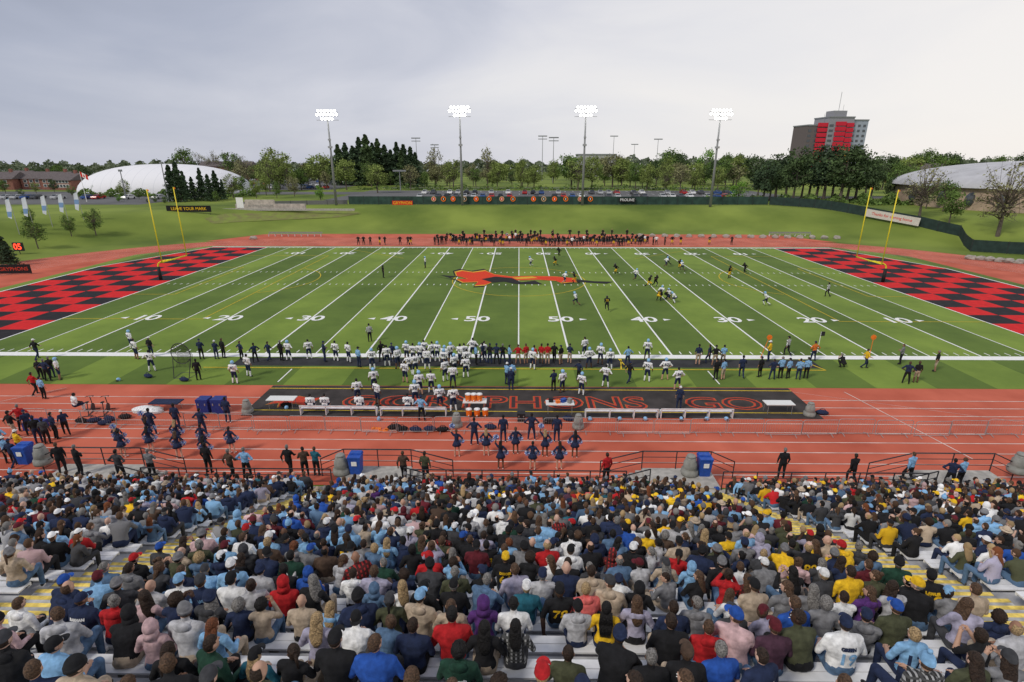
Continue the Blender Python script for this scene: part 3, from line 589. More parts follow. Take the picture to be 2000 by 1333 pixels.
OV=[(80,1255,'light blue','shirt','short','black',('cap','black'),'m_big',()),(172,1230,'black','hoodie','short','black',('hood_up','black'),'m_lean',()),(285,1180,'pale pink','sweater','long','dark brown',None,'f_turn',()),(290,1245,'pale pink','hoodie','bob','brown',('hood_up','pale pink'),'f_lap',()),(235,1292,'grey','sweater','long','brown',None,'f_lap',()),(318,1290,'black','jacket','long','dark brown',None,'f_lap',()),
(330,1135,'white','jersey','short','brown',('cap','light blue'),'m_lap',(('HARRIS',.055,.1,'navy blue'),('22',.2,-.06,'navy blue'))),(385,1150,'navy blue','jersey','short','brown',('cap','charcoal grey'),'m_lap',(('SPRINGER',.055,.1,'light blue'),('4',.2,-.06,'light blue'))),(470,1125,'light blue','jersey','short','brown',('cap','white'),'m_lap',(('17',.24,0,'navy blue'),)),(412,1205,'light blue','sweater','long','auburn',None,'f_lap',()),(485,1250,'teal','jacket','long','blond',('cap','black'),'f_lap',()),(540,1170,'red','hoodie','short','brown',('hood_up','red'),'m_lap',()),(556,1228,'lavender','sweater','long','blond',None,'f_lap',()),(612,1205,'light blue','hoodie','long','blond',None,'f_lap',()),(650,1285,'black','shirt','short','dark brown',('cap','black'),'m_lap',()),(713,1255,'royal blue','shirt','short','brown',None,'m_big',()),(780,1215,'navy blue','shirt','short','dark brown',None,'m_lap',()),(838,1222,'red','shirt','short','black',None,'m_lap',()),(885,1212,'beige','sweater','bun','brown',None,'f_lap',()),(908,1268,'dark green','hoodie','curly','black',None,'m_lap',(('patagonia',.05,.04,'white'),)),(948,1225,'black','jacket','long','black',None,'f_lap',()),(985,1285,'black and white plaid','jacket','long','black',None,'f_lap',()),(1050,1268,'olive green','jacket','short','dark brown',None,'m_lap',()),(1098,1218,'light grey','hoodie','short','black',('beanie','black'),'m_lap',()),(1135,1145,'coral pink','hoodie','bob','blond',None,'m_big',()),(1165,1222,'yellow','sweater','braids','black',None,'f_lap',()),(1217,1225,'lavender','hoodie','long','brown',None,'f_lap',()),(1275,1205,'navy blue','shirt','short','dark brown',None,'m_lap',()),(1325,1215,'black','jacket','short','dark brown',None,'m_lap',()),(1352,1248,'red','hoodie','short','brown',None,'m_lap',()),(1412,1215,'charcoal grey','shirt','short','grey',('cap','charcoal grey'),'m_lap',()),(1495,1232,'plum','jacket','short','brown',('cap','maroon'),'m_lap',()),(1600,1200,'grey','sweater','bob','grey',None,'f_lap',()),(1632,1272,'white','jersey','short','dark brown',('cap','navy blue'),'m_big',(('GREEN',.05,.1,'navy blue'),('19',.2,-.07,'light blue'))),(1716,1275,'light blue','jersey','short','blond',None,'f_lap',(('17',.22,-.05,'navy blue'),)),(1762,1215,'olive green','jacket','short','brown',('cap','royal blue'),'m_lap',()),(1838,1115,'black','jersey','short','black',('cap','black'),'m_big',(('LAWLER',.05,.11,'yellow'),('89',.28,-.07,'yellow'))),(1258,1305,'black','jersey','short','grey',None,'m_lap',(('8',.2,0,'yellow'),)),(1365,1300,'black','jacket','short','brown',('cap','brown'),'m_lap',()),(1430,1300,'royal blue','shirt','short','grey',None,'m_lap',()),(997,1110,'black','jersey','short','brown',('cap','yellow'),'m_lap',(('DEBOER',.05,.1,'yellow'),('66',.2,-.06,'yellow'))),(905,1115,'olive green','hoodie','short','grey',None,'m_lap',()),(1002,1040,'dark green','jersey','short','brown',('cap','black'),'m_lap',()),(185,1070,'red','hoodie','short','black',('cap','white'),'m_big',()),(230,1075,'black','hoodie','short','black',('cap','red'),'m_big',()),(1000,1085,'black','jersey','short','brown',None,'m_lap',()),(1870,1095,'olive green','jacket','long','blond',None,'f_lap',()),(75,1150,'navy blue','jersey','short','brown',('cap','royal blue'),'m_lap',(('GRANT',.05,.1,'light blue'),('3',.22,-.05,'light blue'))),(125,1150,'navy blue','jersey','short','brown',('cap','navy blue'),'m_big',(('BARMAN',.05,.1,'white'),('2',.22,-.05,'white'))),(1048,1180,'teal','jacket','short','blond',('cap','white'),'m_lap',()),(955,1200,'purple','hoodie','short','brown',('hood_up','purple'),'f_lap',()),(880,1150,'black','shirt','short','grey',('cap','black'),'m_lap',()),(1690,1155,'purple','hoodie','long','brown',None,'f_turn',()),
(1438,1050,'yellow','jersey','short','brown',('cap','black'),'m_lap',(('LUMS',.07,.06,'black'),)),(690,1045,'light blue','jersey','short','brown',('cap','navy blue'),'m_lap',(('91',.22,-.03,'white'),)),(565,1100,'dark green','jersey','short','black',None,'m_lap',(('24',.24,-.03,'white'),)),(1240,1025,'black','jersey','short','brown',('cap','yellow'),'m_lap',(('12',.2,-.03,'yellow'),)),(610,1110,'royal blue','hoodie','short','brown',('hood_up','royal blue'),'m_lap',()),(438,1015,'light blue','hoodie','short','brown',('hood_up','light blue'),'m_big',()),(1480,1120,'red plaid','shirt','long','brown',None,'f_lap',()),(1725,1050,'yellow','jacket','short','brown',('cap','black'),'m_lap',()),(700,1140,'white','hoodie','short','dark brown',None,'m_lap',()),(440,1150,'white','sweater','short','black',('cap','black'),'m_lap',())]
done=set()
for px,py,top,gar,hair,hm,hat,base,txt in OV:
    i=min((i for i in range(len(recs)) if i not in done),key=lambda i:(recs[i]['px']-px)**2+1.6*(recs[i]['py']-py+8)**2); done.add(i)
    r=recs[i]; r.update(top=top,gar=gar,hair=hair,hm=hm,hat=hat,base=base,txt=tuple((a,b,c_,FM[d]) for a,b,c_,d in txt),rz=r['rz']*.4)
    r.pop('num',None)
    for a in txt:
        if a[0].isdigit(): r['num']=a[0]
    if base=='m_big': r['skin']=min(r['skin'],2)
recs.sort(key=lambda r:(r['x']**2+r['y']**2+(r['z']+1-H)**2)); near=recs[:300]; far=recs[300:]
byrow={}
for r in near: byrow.setdefault(r['n'],[]).append(r)
rows=sorted(byrow,reverse=True)
for ri,n in enumerate(rows):
    for ci,r in enumerate(sorted(byrow[n],key=lambda r:r['x'])):
        hd=f"{r['hat'][1]} {'cap' if 'cap' in r['hat'][0] else 'hat' if r['hat'][0] in('sun_hat','pom_hat') else r['hat'][0]}" if r['hat'] and r['hat'][0]!='hood_up' else 'hood up' if r['hat'] else ('bald head' if r['hair']=='bald' else f"{r['hm']} {'receding' if r['hair']=='receding' else 'buzzed' if r['hair']=='buzz' else 'braided' if r['hair']=='braids' else r['hair'] if r['hair'] in('long','short','curly') else ''} hair".replace('  ',' ') if r['hair'] not in('bun','ponytail','bob') else f"{r['hm']} hair {'in a bun' if r['hair']=='bun' else 'in ponytail' if r['hair']=='ponytail' else 'bobbed'}")
        gar=r['gar']+(' '+r['num'] if r.get('num') else '')
        lab=f"{r['top']} {gar}, {hd}, {ordn(ri+1)} row up, {ordn(ci+1)} from left".replace('navy blue','navy')
        lab=('seated in ' if len(lab.split())<=14 else '')+lab
        top=FM[r['top']]; sk=SK[r['skin']]; short=r['gar'] in('shirt','jersey'); hu=r['hat'] and r['hat'][0]=='hood_up'
        person(r['base'],(r['x'],r['y'],r['z']),r['rz'],top,FM[r['bot']],WH if RN.random()<.4 else BK,sk if short else top,FM[r['bot']],sk,None if hu else r['hair'],HC[r['hm']],r['hat'][0] if r['hat'] else None,FM[r['hat'][1]] if r['hat'] else None,lab,'spectator','spectators seated on the bleachers',r['sc'],r['txt'],hood=r['gar']=='hoodie' and not hu,name='spectator')
VV=[];TT=[];CC=[];off=0
def addm(v,t,col,r):
    global off
    c,s=math.cos(r['rz']),math.sin(r['rz']); v=v*r['sc']; q=np.stack([v[:,0]*c-v[:,1]*s+r['x'],v[:,0]*s+v[:,1]*c+r['y'],v[:,2]+r['z']],1)
    VV.append(q);TT.append(t+off);CC.append(col); off+=len(v)
def jit(c): k=RN.uniform(.8,1.4); return [min(1,a*k) for a in c]+[1]
for r in far:
    B=BASE[r['base']]; v,t,reg=B['lo']; sk=list(SK[r['skin']]['c'])+[1]; tp=jit(FM[r['top']]['c']); bt=jit(CL[r['bot']])
    short=r['gar'] in('shirt','jersey'); tab=np.array([sk,tp,bt,[.1,.1,.1,1],sk if short else tp,bt]); addm(v,t,tab[reg],r)
    def hg(kind,col,where='hc'):
        hv,ht=headgear(kind,True); h=B['hy'] if where=='hc' else 0; c,s=math.cos(h),math.sin(h); p=B[where]
        hv2=np.stack([hv[:,0]*c-hv[:,1]*s+p.x,hv[:,0]*s+hv[:,1]*c+p.y,hv[:,2]+p.z],1); addm(hv2,ht,np.tile(np.array(col),(len(ht),1)),r)
    hu=r['hat'] and r['hat'][0]=='hood_up'
    if r['hair']!='bald' and not hu: hg(r['hair'],jit(HC[r['hm']]['c']))
    if r['hat']: hg(r['hat'][0],tp if hu else jit(CL.get(r['hat'][1],(.1,.1,.1))))
    if r['gar']=='hoodie' and not hu: hg('hood',tp,'neck')
VV=np.concatenate(VV);TT=np.concatenate(TT);CC=np.concatenate(CC)
me=bpy.data.meshes.new('seated_crowd'); me.vertices.add(len(VV)); me.vertices.foreach_set('co',VV.ravel()); me.loops.add(len(TT)*3); me.loops.foreach_set('vertex_index',TT.ravel().astype(np.int32)); me.polygons.add(len(TT)); me.polygons.foreach_set('loop_start',(np.arange(len(TT))*3).astype(np.int32)); me.polygons.foreach_set('use_smooth',np.ones(len(TT),bool))
at_=me.attributes.new('col','FLOAT_COLOR','FACE'); at_.data.foreach_set('color',CC.ravel().astype(np.float32)); me.update(calc_edges=True); me.validate()
cm=mat('crowd cloth',(.2,.2,.2),.9,bump=.4,sc=20.); an=cm.node_tree.nodes.new('ShaderNodeAttribute'); an.attribute_name='col'; cm.node_tree.links.new(an.outputs['Color'],cm.node_tree.nodes['Principled BSDF'].inputs['Base Color']); me.materials.append(cm)
tag(ob('seated_crowd',me),'dense crowd filling the farther rows of the bleachers down to the railing','crowd',kind='stuff')
# ---------------- players and staff
NAVY=FM['navy blue']; WT=FM['white']; LB=FM['light blue']; BLK=FM['black']; GOLD=FM['yellow']
HLB=mat('light blue helmet',(.25,.48,.75),.3,.05,spec=.5); HBK=mat('black helmet',(.015,.015,.015),.25,.05,spec=.5)
used=set()
def num():
    while True:
        k=str(RN.randint(1,99))
        if k not in used: used.add(k); return k
def plw(px,py,nn=None,base=None,rz=None,where='on the near sideline',helm=None,z=0,loc=None):
    nn=nn or num(); used.add(nn); base=base or RN.choice(['p_stand','p_hips','p_stand']); helm=RN.random()<.5 if helm is None else helm
    sk=SK[RN.choice([1,2,3,3,4])]
    person(base,loc or G(px,py,z),RN.gauss(0,.5) if rz is None else rz,WT,NAVY,BK,sk,WT if RN.random()<.5 else sk,sk,None if helm else 'short',HC['black'],'helmet' if helm else None,HLB,f"player in white jersey {nn}{' and light blue helmet' if helm else ''} {where}",'football player','white jersey football players',RN.uniform(1.0,1.07),((nn,.24,.03,NAVY),),name='football_player')
NL=[(100,'the field edge'),(350,'the kicking net'),(580,'the left table'),(725,'the referee'),(928,'the orange coolers'),(1095,'the equipment table'),(1320,'the bench end'),(1518,'the right table'),(1700,'the orange marker')]
staff=[]
def stf(px,py,top,bot='black',base=None,rz=None,hat=None,z=0,desc=None,gar='shirt',short=True,loc=None,where=''):
    base=base or RN.choice(['stand','hips','fold','stand','walk']); sk=SK[RN.choice([0,1,1,2,3])]
    o=person(base,loc or G(px,py,z),RN.gauss(0,.6) if rz is None else rz,FM[top],FM[bot],BK,sk if short else FM[top],sk if bot=='beige' else FM[bot],sk,'short',HC[RN.choice(['black','dark brown','brown','grey'])],'cap' if hat else None,FM[hat] if hat else None,None,'person',None,RN.uniform(.95,1.04))
    staff.append((o,desc or f"person in {top} {gar}, {bot} {'shorts' if bot=='beige' else 'trousers'}{', '+hat+' cap' if hat else ''}{where}".replace('navy blue','navy'),px)); return o
for a in ((258,682),(268,702),(298,726),(487,736),(460,750),(565,705),(605,702),(657,706),(682,708),(728,722),(757,716),(778,720),(1263,703),(1141,697),(1150,720),(1172,712),(1190,722),(1040,722),(118,742)): plw(*a)
for x in range(792,925,13): plw(x+RN.randint(-3,3),RN.randint(700,716))
for x in (800,812,835,868,888,912): plw(x,RN.randint(722,734))
plw(843,768,'73','p_stand',0,'left of the coolers'); plw(1298,743,'62','p_hips',0,'near the right of the sideline'); plw(1263,746,'92'); plw(1182,757,'12'); plw(1135,772,'56'); plw(1098,767,'0','p_stand',.6); plw(1322,762,'64','p_hips',.2,'behind the right bench end')
for a in ((700,786,'2'),(732,764,'9'),(738,792,None),(792,748,None),(820,772,None),(812,792,None),(860,800,None),(886,804,'94'),(870,745,None),(910,738,None),(885,757,None),(946,706,None)): plw(a[0],a[1],a[2],where='standing around the team bench')
for x,nn in((608,None),(636,'82'),(703,'41'),(797,'99')): plw(0,0,nn,'p_sit',0,'seated on the team bench',False,loc=V3((G(x,806).x,G(x,806).y,0)))
plw(0,0,'71','p_sit',-.6,'sitting near the left exercise bike',False,loc=G(150,806)+V3((0,0,.0)))
for px,py,t_ in ((75,702,'black'),(297,697,'black'),(395,702,'navy blue'),(424,702,'navy blue'),(438,700,'black'),(473,704,'navy blue'),(500,708,'navy blue'),(389,743,'black'),(527,705,'navy blue'),(551,705,'black'),(635,707,'navy blue'),(746,706,'black'),(767,708,'navy blue'),(702,718,'light blue'),(930,712,'light blue'),(943,710,'navy blue'),(957,711,'black'),(970,712,'navy blue'),(982,711,'black'),(995,712,'light blue'),(1012,712,'red'),(1027,711,'red'),(1043,713,'red'),(1057,711,'red'),(1069,712,'red'),(1082,710,'black'),(1095,712,'black'),(1112,710,'navy blue'),(990,752,'light blue'),(1000,750,'light blue'),(998,762,'navy blue'),(1225,716,'light blue'),(1228,749,'black'),(1362,713,'navy blue'),(1383,711,'navy blue'),(1411,712,'light blue'),(1397,742,'black'),(1411,742,'light blue'),(1447,738,'navy blue'),(1483,737,'black'),(1507,742,'navy blue'),(1523,740,'light blue'),(1538,740,'light blue'),(1558,742,'light blue'),(1573,740,'light blue'),(1500,706,'yellow'),(1825,726,'black'),(1768,750,'navy blue'),(1787,748,'black'),(82,742,'black'),(95,745,'navy blue'),(104,738,'black'),(72,772,'red'),(88,780,'light blue'),(1325,800,'navy blue'),(824,822,'light blue'),(1081,764,'navy blue'),(48,842,'red'),(78,866,'black'),(112,858,'navy blue'),(132,850,'navy blue'),(60,850,'navy blue'),(30,856,'black'),(95,868,'charcoal grey'),(1688,720,'yellow'),(1587,706,'orange'),(20,905,'light blue'),(44,893,'yellow'),(8,885,'light blue'),(32,912,'navy blue'),(1130,745,'navy blue'),(1395,715,'black')):
    stf(px,py,t_,'beige' if t_=='red' and px>900 or RN.random()<.12 else RN.choice(['black','navy blue']),hat=RN.choice([None,None,'black','navy blue','white']) if t_!='red' else None)
stf(1645,718,'black',base='squat',rz=.3,desc='photographer crouching in black clothes'); stf(1757,712,'grey',base='fold',rz=.8,desc='photographer in grey with arms raised')
for px,py,t_ in((568,930,'black'),(598,932,'brown'),(620,930,'teal'),(1524,935,'black'),(1183,945,'red'),(1770,945,'light blue'),(790,940,'brown'),(832,942,'olive green'),(410,925,'black'),(125,925,'black'),(160,930,'black'),(1850,955,'navy blue'),(1870,952,'light blue'),(300,935,'grey'),(455,938,'brown'),(485,936,'light blue'),(240,940,'charcoal grey'),(1660,945,'black')):
    stf(px,py,t_,'black',z=.52,where=' at railing',rz=RN.uniform(-.5,.5),short=False,gar='jacket')
for px,py,nm in((723,668,'referee in striped shirt standing on the field before the near sideline'),(1536,695,'official in striped shirt walking near the orange markers'),(1615,580,'official in striped shirt running on the right side of the field')):
    person('walk' if px>1000 else 'stand',G(px,py),.4,REF,BLK,BK,REF,BLK,SK[1],'short',HC['black'],'cap',BLK,nm,'referee','officials in striped shirts',name='referee')
place_labels(staff,'person','staff and bystanders around the field',NL)
for i,(px,py,b,rz) in enumerate(((831,524,'p_stand',1.5),(1037,523,'p_run',2.2),(1125,599,'p_run',1.),(1240,549,'p_run',-1),(1332,531,'p_run',.5),(1300,523,'p_run',-1.2),(1102,555,'p_run',-1),(1495,599,'p_run',1.2),(1318,592,'p_crouch',1.3),(1290,586,'p_run',-.6),(1307,590,'p_run',2.))):
    plw(px,py,None,b,rz,'out on the green field',True)
fb=[(749,543,'p_stand'),(1085,522,'p_run'),(1092,503,'p_run'),(1203,538,'p_run'),(1185,609,'p_run'),(1266,563,'p_run'),(1279,562,'p_run'),(1286,588,'p_crouch'),(1300,585,'p_crouch'),(1424,544,'p_stand'),(1454,536,'p_run'),(1123,556,'p_run'),(1305,520,'p_run'),(1327,528,'p_run')]
for i,(px,py,b) in enumerate(fb):
    nn=str(i*3+11); person(b,G(px,py),RN.uniform(0,6),BLK,GOLD if i%2 else BLK,BK,SK[3],BLK,SK[3],None,None,'helmet',HBK,f"player in black uniform on the green field, {ordn(sorted(fb).index((px,py,b))+1)} black player from left",'football player','black uniform football players',1.04,((nn,.22,.03,GOLD),),name='football_player')
fs=[]
for px in [700,712,725,741,752,782,797,804]+[850+int(i*4.2) for i in range(100)]+[1274,1283,1299,1312,1330,1385,1428,1210,1180,1090]: fs.append((px+RN.uniform(-2,2),RN.choice([481,479,477,474,471]) if 850<px<1270 else 479))
for x in range(18): fs.append((RN.uniform(900,1245),RN.choice([466,464])))
fs.sort()
for i,(px,py) in enumerate(fs):
    b=RN.choice(['p_stand','p_hips','stand','fold','walk']); gd=RN.random()<.22
    person(b,G(px,py),RN.uniform(2.2,4.2),BLK if RN.random()<.92 else WT,GOLD if gd else BLK,BK,SK[RN.choice([1,3])],BLK,SK[2],None,None,None,None,f"small figure in black{' and gold' if gd else ''} on far sideline, {ordn(i+1)} from left",'football player','players and staff on the far sideline',1.04,lo=True,name='football_player')
m=MB(); m.b2(-14.5,27,112.5,117,.0,.06); struct(m.build('far_team_platform',mat('far platform',(.03,.028,.028),.9)))
# cheerleaders
pm=MB()
for i in range(90):
    d=V3((RN.gauss(0,1),RN.gauss(0,1),RN.gauss(0,1))).normalized(); s_=d.orthogonal().normalized()*.02; pm.add([s_,-s_,d*.17-s_*.6,d*.17+s_*.6],[(0,1,2,3)],i%2)
pme=pm.mesh('pompom',[WT,fab('pompom blue',(.05,.2,.6))])
sk_=MB(); X=V3((1,0,0));Y=V3((0,1,0))
sk_.loft([(V3((0,0,0)),X,Y,.16,.125),(V3((0,0,-.12)),X,Y,.21,.18),(V3((0,0,-.27)),X,Y,.27,.24)],18); skm=sk_.mesh('skirt',NAVY,True)
cl=[(893,892),(950,890),(978,916),(1007,887),(1040,917),(1064,892),(1092,917),(1122,894),(243,893),(237,880),(297,885),(352,896),(405,905),(455,886),(295,865),(350,872),(400,880)]
cm_=[(927,870),(983,864),(1038,860),(1087,864),(300,850),(348,840),(398,850),(447,826)]
def grp(px,L): return sorted(p for p in L if (p[0]<600)==(px<600))
for px,py in cl:
    g_=grp(px,cl); i=g_.index((px,py))+1; side='left' if px<600 else 'middle'; hn=RN.choice(['blond','brown','black','dark brown']); b=RN.choice(['c_down','c_down','c_up']); sk=SK[RN.choice([0,1,1,3])]
    lb=f"cheerleader in navy skirt, {hn} hair, {ordn(i)} from left in the {side} squad"
    o=person(b,G(px,py),RN.gauss(0,.15),NAVY,sk,WT,sk,sk,sk,RN.choice(['long','ponytail','long']),HC[hn],None,None,lb,'cheerleader','cheerleaders on the track',.98,name='cheerleader')
    ob('skirt',skm,o,(0,0,1.03))
    for s in(-1,1):
        hp=V3((-.24,.05,1.95)) if (b=='c_up' and s<0) else V3((.28*s,.12,.95)); q=ob('pompom',pme,None,G(px,py)+hp); tag(q,f"blue and white pompom in {'left' if s<0 else 'right'} hand of {ordn(i)} {side} squad skirted cheerleader",'pompom','cheerleader pompoms')
for px,py in cm_:
    g_=grp(px,cm_); i=g_.index((px,py))+1; side='left' if px<600 else 'middle'; sk=SK[RN.choice([1,3])]
    person('hips' if i%2 else 'stand',G(px,py),0,NAVY,NAVY,WT,sk,NAVY,sk,'short',HC['black'],None,None,f"cheer squad member in navy top and trousers, {ordn(i)} from left, {side} squad",'cheerleader','cheerleaders on the track',1.03,name='cheerleader')
# ---------------- sideline furniture
def table(px,py,label,w_=1.9,d_=.75,rz=0):
    t=E('folding_table',G(px,py),label,'table','sideline folding tables',rz); m=MB(); m.b2(-w_/2,w_/2,-d_/2,d_/2,.7,.745); m.build('tabletop',mat('table white',(.74,.74,.72),.5,.04),t)
    lm=MB(); lm.cone((0,0,0),(0,0,.7),.018,.018,6); lm=lm.mesh('leg',STEEL)
    for x in(-1,1):
        for y in(-1,1): ob('leg',lm,t,(x*(w_/2-.15),y*(d_/2-.08),0))
    return t
table(553,797,'white folding table on the left end of the black track mat'); table(1518,806,'white folding table on the right end of the black track mat'); table(1093,806,'white equipment table cluttered with gear behind the team bench'); table(928,802,'white folding table carrying the orange coolers',1.6)
pt=G(1093,806)
for i,(dx,dy,w_,h_,mm,cn) in enumerate(((-.6,.1,.3,.25,BK,'black'),(-.15,-.05,.25,.15,ORG,'orange'),(.25,.1,.35,.2,BLUEP,'blue'),(.65,-.05,.22,.3,GREYP,'grey'))):
    m=MB(); m.b2(-w_/2,w_/2,-.12,.12,0,h_); m.b2(-w_/2-.01,w_/2+.01,-.13,.13,h_+.003,h_+.03); tag(m.build('gear_box',mm,None,False,pt+V3((dx,dy,.747)),.3*i),f"small {cn} gear box standing on the white equipment table",'box','gear boxes on the equipment table')
def bench(x0,x1,py,label):
    a=G(x0,py);b=G(x1,py); t=E('team_bench',a,label,'bench','aluminium team benches'); L_=b.x-a.x
    m=MB(); m.b2(0,L_,-.15,.15,.42,.46); m.build('seat',ALU,t); m=MB(); m.b2(0,L_,-.33,-.29,.64,.74); m.build('backrest',ALU,t)
    k=int(L_/1.8)+1
    for i in range(k+1):
        m=MB(); x=min(L_-.03,L_*i/k); m.b2(x,x+.05,-.2,.15,0,.419); m.b2(x,x+.05,-.285,-.22,0,.7); m.build('leg',ALU,t)
bench(590,738,808,'long aluminium team bench left of the coolers with seated players'); bench(745,872,810,'aluminium team bench just left of the orange coolers'); bench(1142,1282,814,'empty aluminium team bench right of the equipment table'); bench(1288,1427,814,'empty aluminium team bench at the right near the standing staff')
def cooler(px,i,row):
    p=G(px,802 if row else 812); z=.747 if row else 0
    t=E('drinks_cooler',(p.x,p.y,z),f"orange drinks cooler, {ordn(i)} from left {'on the white table' if row else 'on the ground before the table'}",'cooler','orange drinks coolers'); X=V3((1,0,0));Y=V3((0,1,0))
    m=MB(); m.loft([(V3((0,0,a)),X,Y,r,r) for a,r in((0,.17),(.03,.19),(.42,.2),(.45,.2))],14); m.build('cooler_body',ORG,t,True); m=MB(); m.loft([(V3((0,0,a)),X,Y,r,r) for a,r in((.45,.21),(.5,.21),(.54,.12))],14); m.build('lid',WT,t,True); m=MB(); m.b2(-.03,.03,-.24,-.19,.06,.12); m.build('tap',WH,t)
for i,x in enumerate((915,926,937)): cooler(x,i+1,True)
for i,x in enumerate((916,932,948)): cooler(x,i+1,False)
def crate(px,py,s,mm,label,name='equipment_case',cat='case',group=None,rz=0,z=0):
    t=E(name,G(px,py)+V3((0,0,z)),label,cat,group,rz); m=MB(); w_,d_,h_=s
    m.b2(-w_/2,w_/2,-d_/2,d_/2,.04,h_*.8); m.build('case_body',mm,t); m=MB(); m.b2(-w_/2-.015,w_/2+.015,-d_/2-.015,d_/2+.015,h_*.8+.004,h_); m.build('lid',mm,t)
    m=MB()
    for x in(-1,1): m.b2(x*w_*.3-.03,x*w_*.3+.03,-d_/2-.03,-d_/2-.003,h_*.6,h_*.75)
    m.build('latch',STEEL,t)
DB=mat('dark blue plastic',(.02,.04,.2),.5)
crate(403,805,(.75,.7,1.05),DB,'left dark blue wheeled equipment trunk on the track','equipment_case','case','blue equipment trunks'); crate(431,805,(.75,.7,1.05),DB,'right dark blue wheeled equipment trunk on the track','equipment_case','case','blue equipment trunks')
crate(72,838,(1.1,.7,.55),DB,'low blue equipment cart near the left edge'); crate(1018,822,(.5,.4,.6),BK,'black amplifier case left of the equipment table'); crate(1075,826,(1.0,.5,.35),BK,'black road case under the equipment table')
BG=((785,842),(812,843),(840,842),(865,843),(185,825),(215,822),(245,818),(1605,810),(958,838),(770,838),(290,738),(360,745),(160,826),(205,830),(1110,822),(560,795))
for i,(x,y) in enumerate(BG):
    m=MB(); m.ell((0,0,.16),(.42,.2,.17),14,8,0,None,None,.05); m.tube([(-.2,0,.3),(-.1,0,.42),(.1,0,.42),(.2,0,.3)],.02)
    tag(m.build('duffel_bag',[NAVY if i%3 else BLK],None,True,G(x,y),RN.uniform(-.4,.4)),f"dark duffel bag lying on the ground, {ordn(sorted(a for a,_ in BG).index(x)+1)} bag from left",'bag','duffel bags on the ground')
HS=(740,1152,1210,1330,1418,722,560,1260,1380,232)
for i,x in enumerate(HS):
    o=ob('football_helmet',headgear('helmet'),None,G(x,822 if i not in(5,6,9) else 745 if i==9 else 800)+V3((0,0,.13)),i); setm(o,[HLB,DST]); tag(o,f"light blue helmet resting near benches, {ordn(sorted(HS).index(x)+1)} loose helmet from left",'helmet','loose helmets')
for i,(x,y) in enumerate(((735,838),(748,843),(760,838))):
    m=MB(); m.b2(-.3,.3,-.12,.12,0,.05); m.b2(-.22,-.1,-.12,.12,.05,.09); tag(m.build('orange_pad',[ORG],None,False,G(x,y),.4*i),f"{W1[i]} from left of three orange pads on the track",'pad','orange pads')
m=MB(); m.b2(-1,1,-.4,.4,.55,.62); t=E('treatment_table',G(328,800),'dark blue padded treatment table on the track','table'); m.build('padded_top',NAVY,t)
for x in(-.8,.8):
    for y in(-.3,.3): m=MB(); m.cone((x,y,0),(x*.9,y,.55),.02,.02,6); m.build('leg',STEEL,t)
m=MB(); m.ell((0,0,.1),(1.1,.5,.3),16,8,0,None,None,.12); tag(m.build('white_tarp',[WT],None,True,G(290,805)),'crumpled white tarpaulin in front of the treatment table','tarp')
for i,x in enumerate((178,208)):
    t=E('exercise_bike',G(x,808),f"{'left' if i==0 else 'right'} black exercise bike on the red track",'exercise bike','exercise bikes',.3)
    m=MB(); m.cone((-.03,.45,.3),(.03,.45,.3),.25,.25,16); m.build('flywheel',DST,t); m=MB(); m.tube([(0,-.35,.05),(0,-.15,.85)],.03); m.tube([(0,-.25,.3),(0,.5,.3),(0,.4,1.05)],.03); m.tube([(-.3,-.5,.04),(.3,-.5,.04)],.03); m.tube([(-.3,.7,.04),(.3,.7,.04)],.03); m.tube([(0,-.5,.04),(0,.7,.04)],.03); m.build('frame',DST,t)
    m=MB(); m.ell((0,-.15,.9),(.12,.16,.05)); m.build('saddle',BK,t,True); m=MB(); m.tube([(-.22,.3,1.1),(-.2,.45,1.1),(.2,.45,1.1),(.22,.3,1.1)],.02); m.build('handlebar',DST,t)
t=E('kicking_net',G(362,735),'black hooped kicking net standing by the near sideline','kicking net'); m=MB(); pts=[(.75*math.cos(a),.0,1.9+.85*math.sin(a)) for a in [i*math.pi/12 for i in range(25)]]; m.tube(pts,.03); m.tube([(-.7,0,1.5),(-.6,-.5,0),(.6,-.5,0),(.7,0,1.5)],.03); m.tube([(-.6,-.5,0),(-.7,.7,0),(.7,.7,0),(.6,-.5,0)],.03); m.build('frame',DST,t)
m=MB()
for i in range(-6,7):
    h_=.83*math.sqrt(max(0,1-(i/6.6)**2)); m.tube([(i*.11,.02,1.9+h_),(i*.1,.5,1.6),(i*.1,.1,.7)],.016,4); z=1.9+i*.12; w_=.74*math.sqrt(max(0,1-(i/6.9)**2)); m.tube([(-w_,.03,z),(0,.45,z-.2),(w_,.03,z)],.016,4)
m.build('net',BK,t)
for px,py,lb,ti in((1485,700,'leaning orange marker stick held near the yellow shirt','a'),(1697,700,'upright orange down marker on pole by the right sideline','b'),(1596,690,'black and white yard marker flag beside the orange vest','c')):
    t=E('down_marker',G(px,py),lb,'marker','sideline marker sticks'); m=MB(); tx=.5 if ti=='a' else 0; m.tube([(0,0,0),(tx,0,2.)],.025); m.build('pole',ORG if ti!='c' else WH,t)
    m=MB(); X=V3((1,0,0));Z=V3((0,0,1)); m.loft([(V3((tx,-.03,1.9)),X,Z,.22,.22),(V3((tx,.03,1.9)),X,Z,.22,.22)],18) if ti!='c' else m.b2(-.02,.35,-.02,.02,1.6,2.0); m.build('marker_head',ORG if ti!='c' else BK,t)
